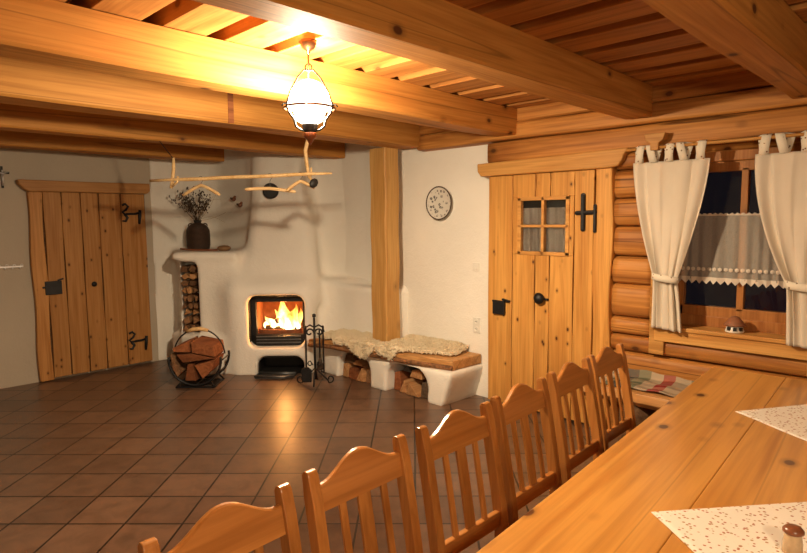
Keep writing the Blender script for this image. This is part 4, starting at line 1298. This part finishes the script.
def tcloth(label, c, a, b, La, Lb):
    a = Vector((*a, 0)).normalized(); b = Vector((*b, 0)).normalized()
    C0 = Vector((*c, 0)); ctr = C0+a*La/2+b*Lb/2
    bm = B()
    grid(bm, lambda s, t: C0+a*La*s+b*Lb*t-ctr+EZ*(.0022+.0012*math.sin(s*9+t*5)*math.sin(t*8)), 24, 24)
    return tag(obj('table_cloth', bm, M['cloth'], loc=(ctr.x, ctr.y, .7505), smooth=True, solid=.002), label, 'tablecloth')
tcloth('white cloth with brown floral print at the far end of the table', (3.131, .773), (.362, -.234), (-.223, -.332), .55, .55)
tcloth('white cloth with brown floral print nearest the viewer, under the shaker', (1.854, .686), (.42, -.35), (-.35, -.42), .60, .60)
SH = thing('salt_shaker', 'small glass shaker with brown lid on the nearest tablecloth', 'shaker', (1.885, .305, .7545))
bm = B(); lathe(bm, [(.020, 0), (.026, .004), (.025, .03), (.021, .058), (.019, .064)], seg=20); obj('glass_body', bm, plain('clouded_glass', (.55, .40, .24), .2, 0, .2, 30, 0), SH, smooth=True)
bm = B(); lathe(bm, [(.023, .060), (.027, .063), (.027, .070), (.02, .078), (.004, .081)], seg=20); obj('lid', bm, M['knobw'], SH, smooth=True)

# ------------------------------------------------------------------ chairs
def make_chair():
    t = thing('dining_chair', '', 'chair')
    HW = .190
    def back_y(z): return .0 if z < .45 else .085*((z-.45)/.5)**1.15
    for s in (-1, 1):
        bm = B(); n = 14; g = []
        for i in range(n+1):
            z = .955*i/n
            yy = back_y(z)+(.05*(1-z/.45) if z < .45 else 0)
            w, d = .019, .023
            top = 1 if z < .94 else .75
            g.append([bm.verts.new((s*HW+dx*w, yy+dy*d*top, z)) for dx, dy in ((-1, -1), (1, -1), (1, 1), (-1, 1))])
        for A, Bq in zip(g, g[1:]):
            for q in range(4): bm.faces.new((A[q], A[(q+1) % 4], Bq[(q+1) % 4], Bq[q]))
        bm.faces.new(list(reversed(g[0])))
        # rounded top
        yt = back_y(.955); prev = g[-1]
        for k in range(1, 4):
            a = k/4*PI/2; c = math.cos(a)*.9; zz = .955+.014*math.sin(a)
            cur = [bm.verts.new((s*HW+dx*.019*.95, yt+dy*.0175*c, zz)) for dx, dy in ((-1, -1), (1, -1), (1, 1), (-1, 1))]
            for q in range(4): bm.faces.new((prev[q], prev[(q+1) % 4], cur[(q+1) % 4], cur[q]))
            prev = cur
        bm.faces.new(prev)
        obj('back_post', bm, M['chair'], t, bevel=.005)
    # crest rail with a raised wave
    bm = B(); n = 28; g = []
    for i in range(n+1):
        s = -1+2*i/n; x = s*(HW-.019)
        e = min(1, abs(s)/.95); hump = .5*(1+math.cos(PI*e))
        zt = .918+.062*hump; zb = .842
        yb, yt = back_y(zb), back_y(zt)
        d = .011
        g.append([bm.verts.new(p) for p in ((x, yb-d, zb), (x, yt-d, zt-.004), (x, yt-d*.5, zt), (x, yt+d*.5, zt), (x, yt+d, zt-.004), (x, yb+d, zb))])
    for A, Bq in zip(g, g[1:]):
        for q in range(6): bm.faces.new((A[q], A[(q+1) % 6], Bq[(q+1) % 6], Bq[q]))
    bm.faces.new(list(reversed(g[0]))); bm.faces.new(g[-1])
    obj('crest_rail', bm, M['chairx'], t)
    for x, w in ((-.088, .026), (0, .052), (.088, .026)):
        bm = B(); g = []
        for i in range(9):
            z = .545+(.845-.545)*i/8; yy = back_y(z)
            g.append([bm.verts.new((x+dx*w/2, yy+dy*.0065, z)) for dx, dy in ((-1, -1), (1, -1), (1, 1), (-1, 1))])
        for A, Bq in zip(g, g[1:]):
            for q in range(4): bm.faces.new((A[q], A[(q+1) % 4], Bq[(q+1) % 4], Bq[q]))
        bm.faces.new(list(reversed(g[0]))); bm.faces.new(g[-1])
        obj('slat', bm, M['chair'], t, bevel=.003)
    bm = B(); box(bm, (0, back_y(.53), .515), (HW*2-.038, .024, .065)); obj('lower_rail', bm, M['chairx'], t, bevel=.004)
    bm = B()
    poly = [(-.205, -.40), (.205, -.40), (.195, -.018), (-.195, -.018)]
    prism(bm, poly, (0, 0, .43), (1, 0, 0), (0, 1, 0), (0, 0, 1), .025); obj('seat', bm, M['chairx'], t, bevel=.006)
    for s in (-1, 1):
        bm = B(); box(bm, (s*.178, -.36, .215), (.042, .042, .43)); obj('front_leg', bm, M['chair'], t, bevel=.004)
        bm = B(); box(bm, (s*.182, -.17, .20), (.018, .35, .03)); obj('side_stretcher', bm, M['chair'], t, bevel=.003)
    bm = B(); box(bm, (0, -.36, .395), (.31, .02, .06)); box(bm, (0, .0, .395), (.33, .02, .06)); obj('seat_apron', bm, M['chairx'], t, bevel=.003)
    return t
def dup(root):
    r = root.copy(); COL.objects.link(r)
    for ch in list(root.children):
        c = ch.copy(); COL.objects.link(c); c.parent = r
        for gch in ch.children:
            d = gch.copy(); COL.objects.link(d); d.parent = c
    return r
proto = make_chair()
spots = [(.706, 1.328, 'wooden slat-back dining chair nearest the viewer, at the bottom edge of the photo'),
         (1.192, 1.356, 'wooden slat-back dining chair, second from the viewer along the table'),
         (1.686, 1.358, 'wooden slat-back dining chair, third from the viewer along the table'),
         (2.16, 1.378, 'wooden slat-back dining chair, third from the log bench along the table'),
         (2.662, 1.408, 'wooden slat-back dining chair, second from the log bench along the table'),
         (3.12, 1.43, 'wooden slat-back dining chair nearest the log bench and plaid blanket')]
for i, (x, yv, lab) in enumerate(spots):
    c = proto if i == 0 else dup(proto)
    c.location = (x, yv-.083, 0); c.rotation_euler = (0, 0, math.radians((2.0, .5, -.5, 1.5, 2.0, 1.0)[i]))
    tag(c, lab, 'chair', 'dining chairs along the table')
bm = B()
def cu(s, t):
    e = min(s, 1-s, t, 1-t); z = .018+.022*min(1, e/.18)**.5
    return Vector((-.185+.37*s, -.19+.34*t, z))
grid(bm, cu, 20, 20); grid(bm, lambda s, t: Vector((-.185+.37*s, -.19+.34*t, .004)), 4, 4)
tag(obj('seat_cushion', bm, M['plaid'], loc=(3.125, 1.16, .458), smooth=True), 'flat plaid cushion on the seat of the chair nearest the log bench', 'cushion')

# repeats carry one group phrase each
GR = {'ceiling_beam': 'pine beams under the ceiling', 'sheepskin': 'sheepskins on the corner bench', 'curtain': 'white tab-top curtains at the window',
      'bird_ornament': 'small bird ornaments beside the hood', 'table_cloth': 'floral cloths on the dining table', 'burning_log': 'logs burning in the fireplace'}
for o in COL.objects:
    if 'category' in o and 'group' not in o:
        k = o.name.split('.')[0]
        if k in GR: o['group'] = GR[k]
        elif k == 'firewood_log': o['group'] = 'split logs in the iron basket' if 'basket' in o['label'] else 'split logs in the bench wood bays'

# ------------------------------------------------------------------ world, camera, colour
w = bpy.data.worlds.new('night'); SC.world = w; w.use_nodes = True
w.node_tree.nodes['Background'].inputs[0].default_value = (.10, .16, .30, 1)
w.node_tree.nodes['Background'].inputs[1].default_value = .004
cd = bpy.data.cameras.new('camera'); cam = bpy.data.objects.new('camera', cd); COL.objects.link(cam)
yaw, pitch, roll = [math.radians(a) for a in (44, 5.5, .5)]
f = Vector((math.cos(yaw)*math.cos(pitch), math.sin(yaw)*math.cos(pitch), -math.sin(pitch)))
r_ = Vector((math.sin(yaw), -math.cos(yaw), 0)); d = f.cross(r_)
c, s = math.cos(roll), math.sin(roll)
r2 = r_*c+d*s; d2_ = d*c-r_*s
m = Matrix((r2, -d2_, -f)).transposed().to_4x4(); m.translation = (0, 0, 1.70)
cam.matrix_world = m
cd.sensor_width = 36; cd.lens = 585/807*36; cd.clip_start = .02
SC.camera = cam
vs_ = SC.view_settings
vs_.view_transform = 'Standard'; vs_.look = 'None'; vs_.exposure = 2.2; vs_.gamma = 1; vs_.use_curve_mapping = False
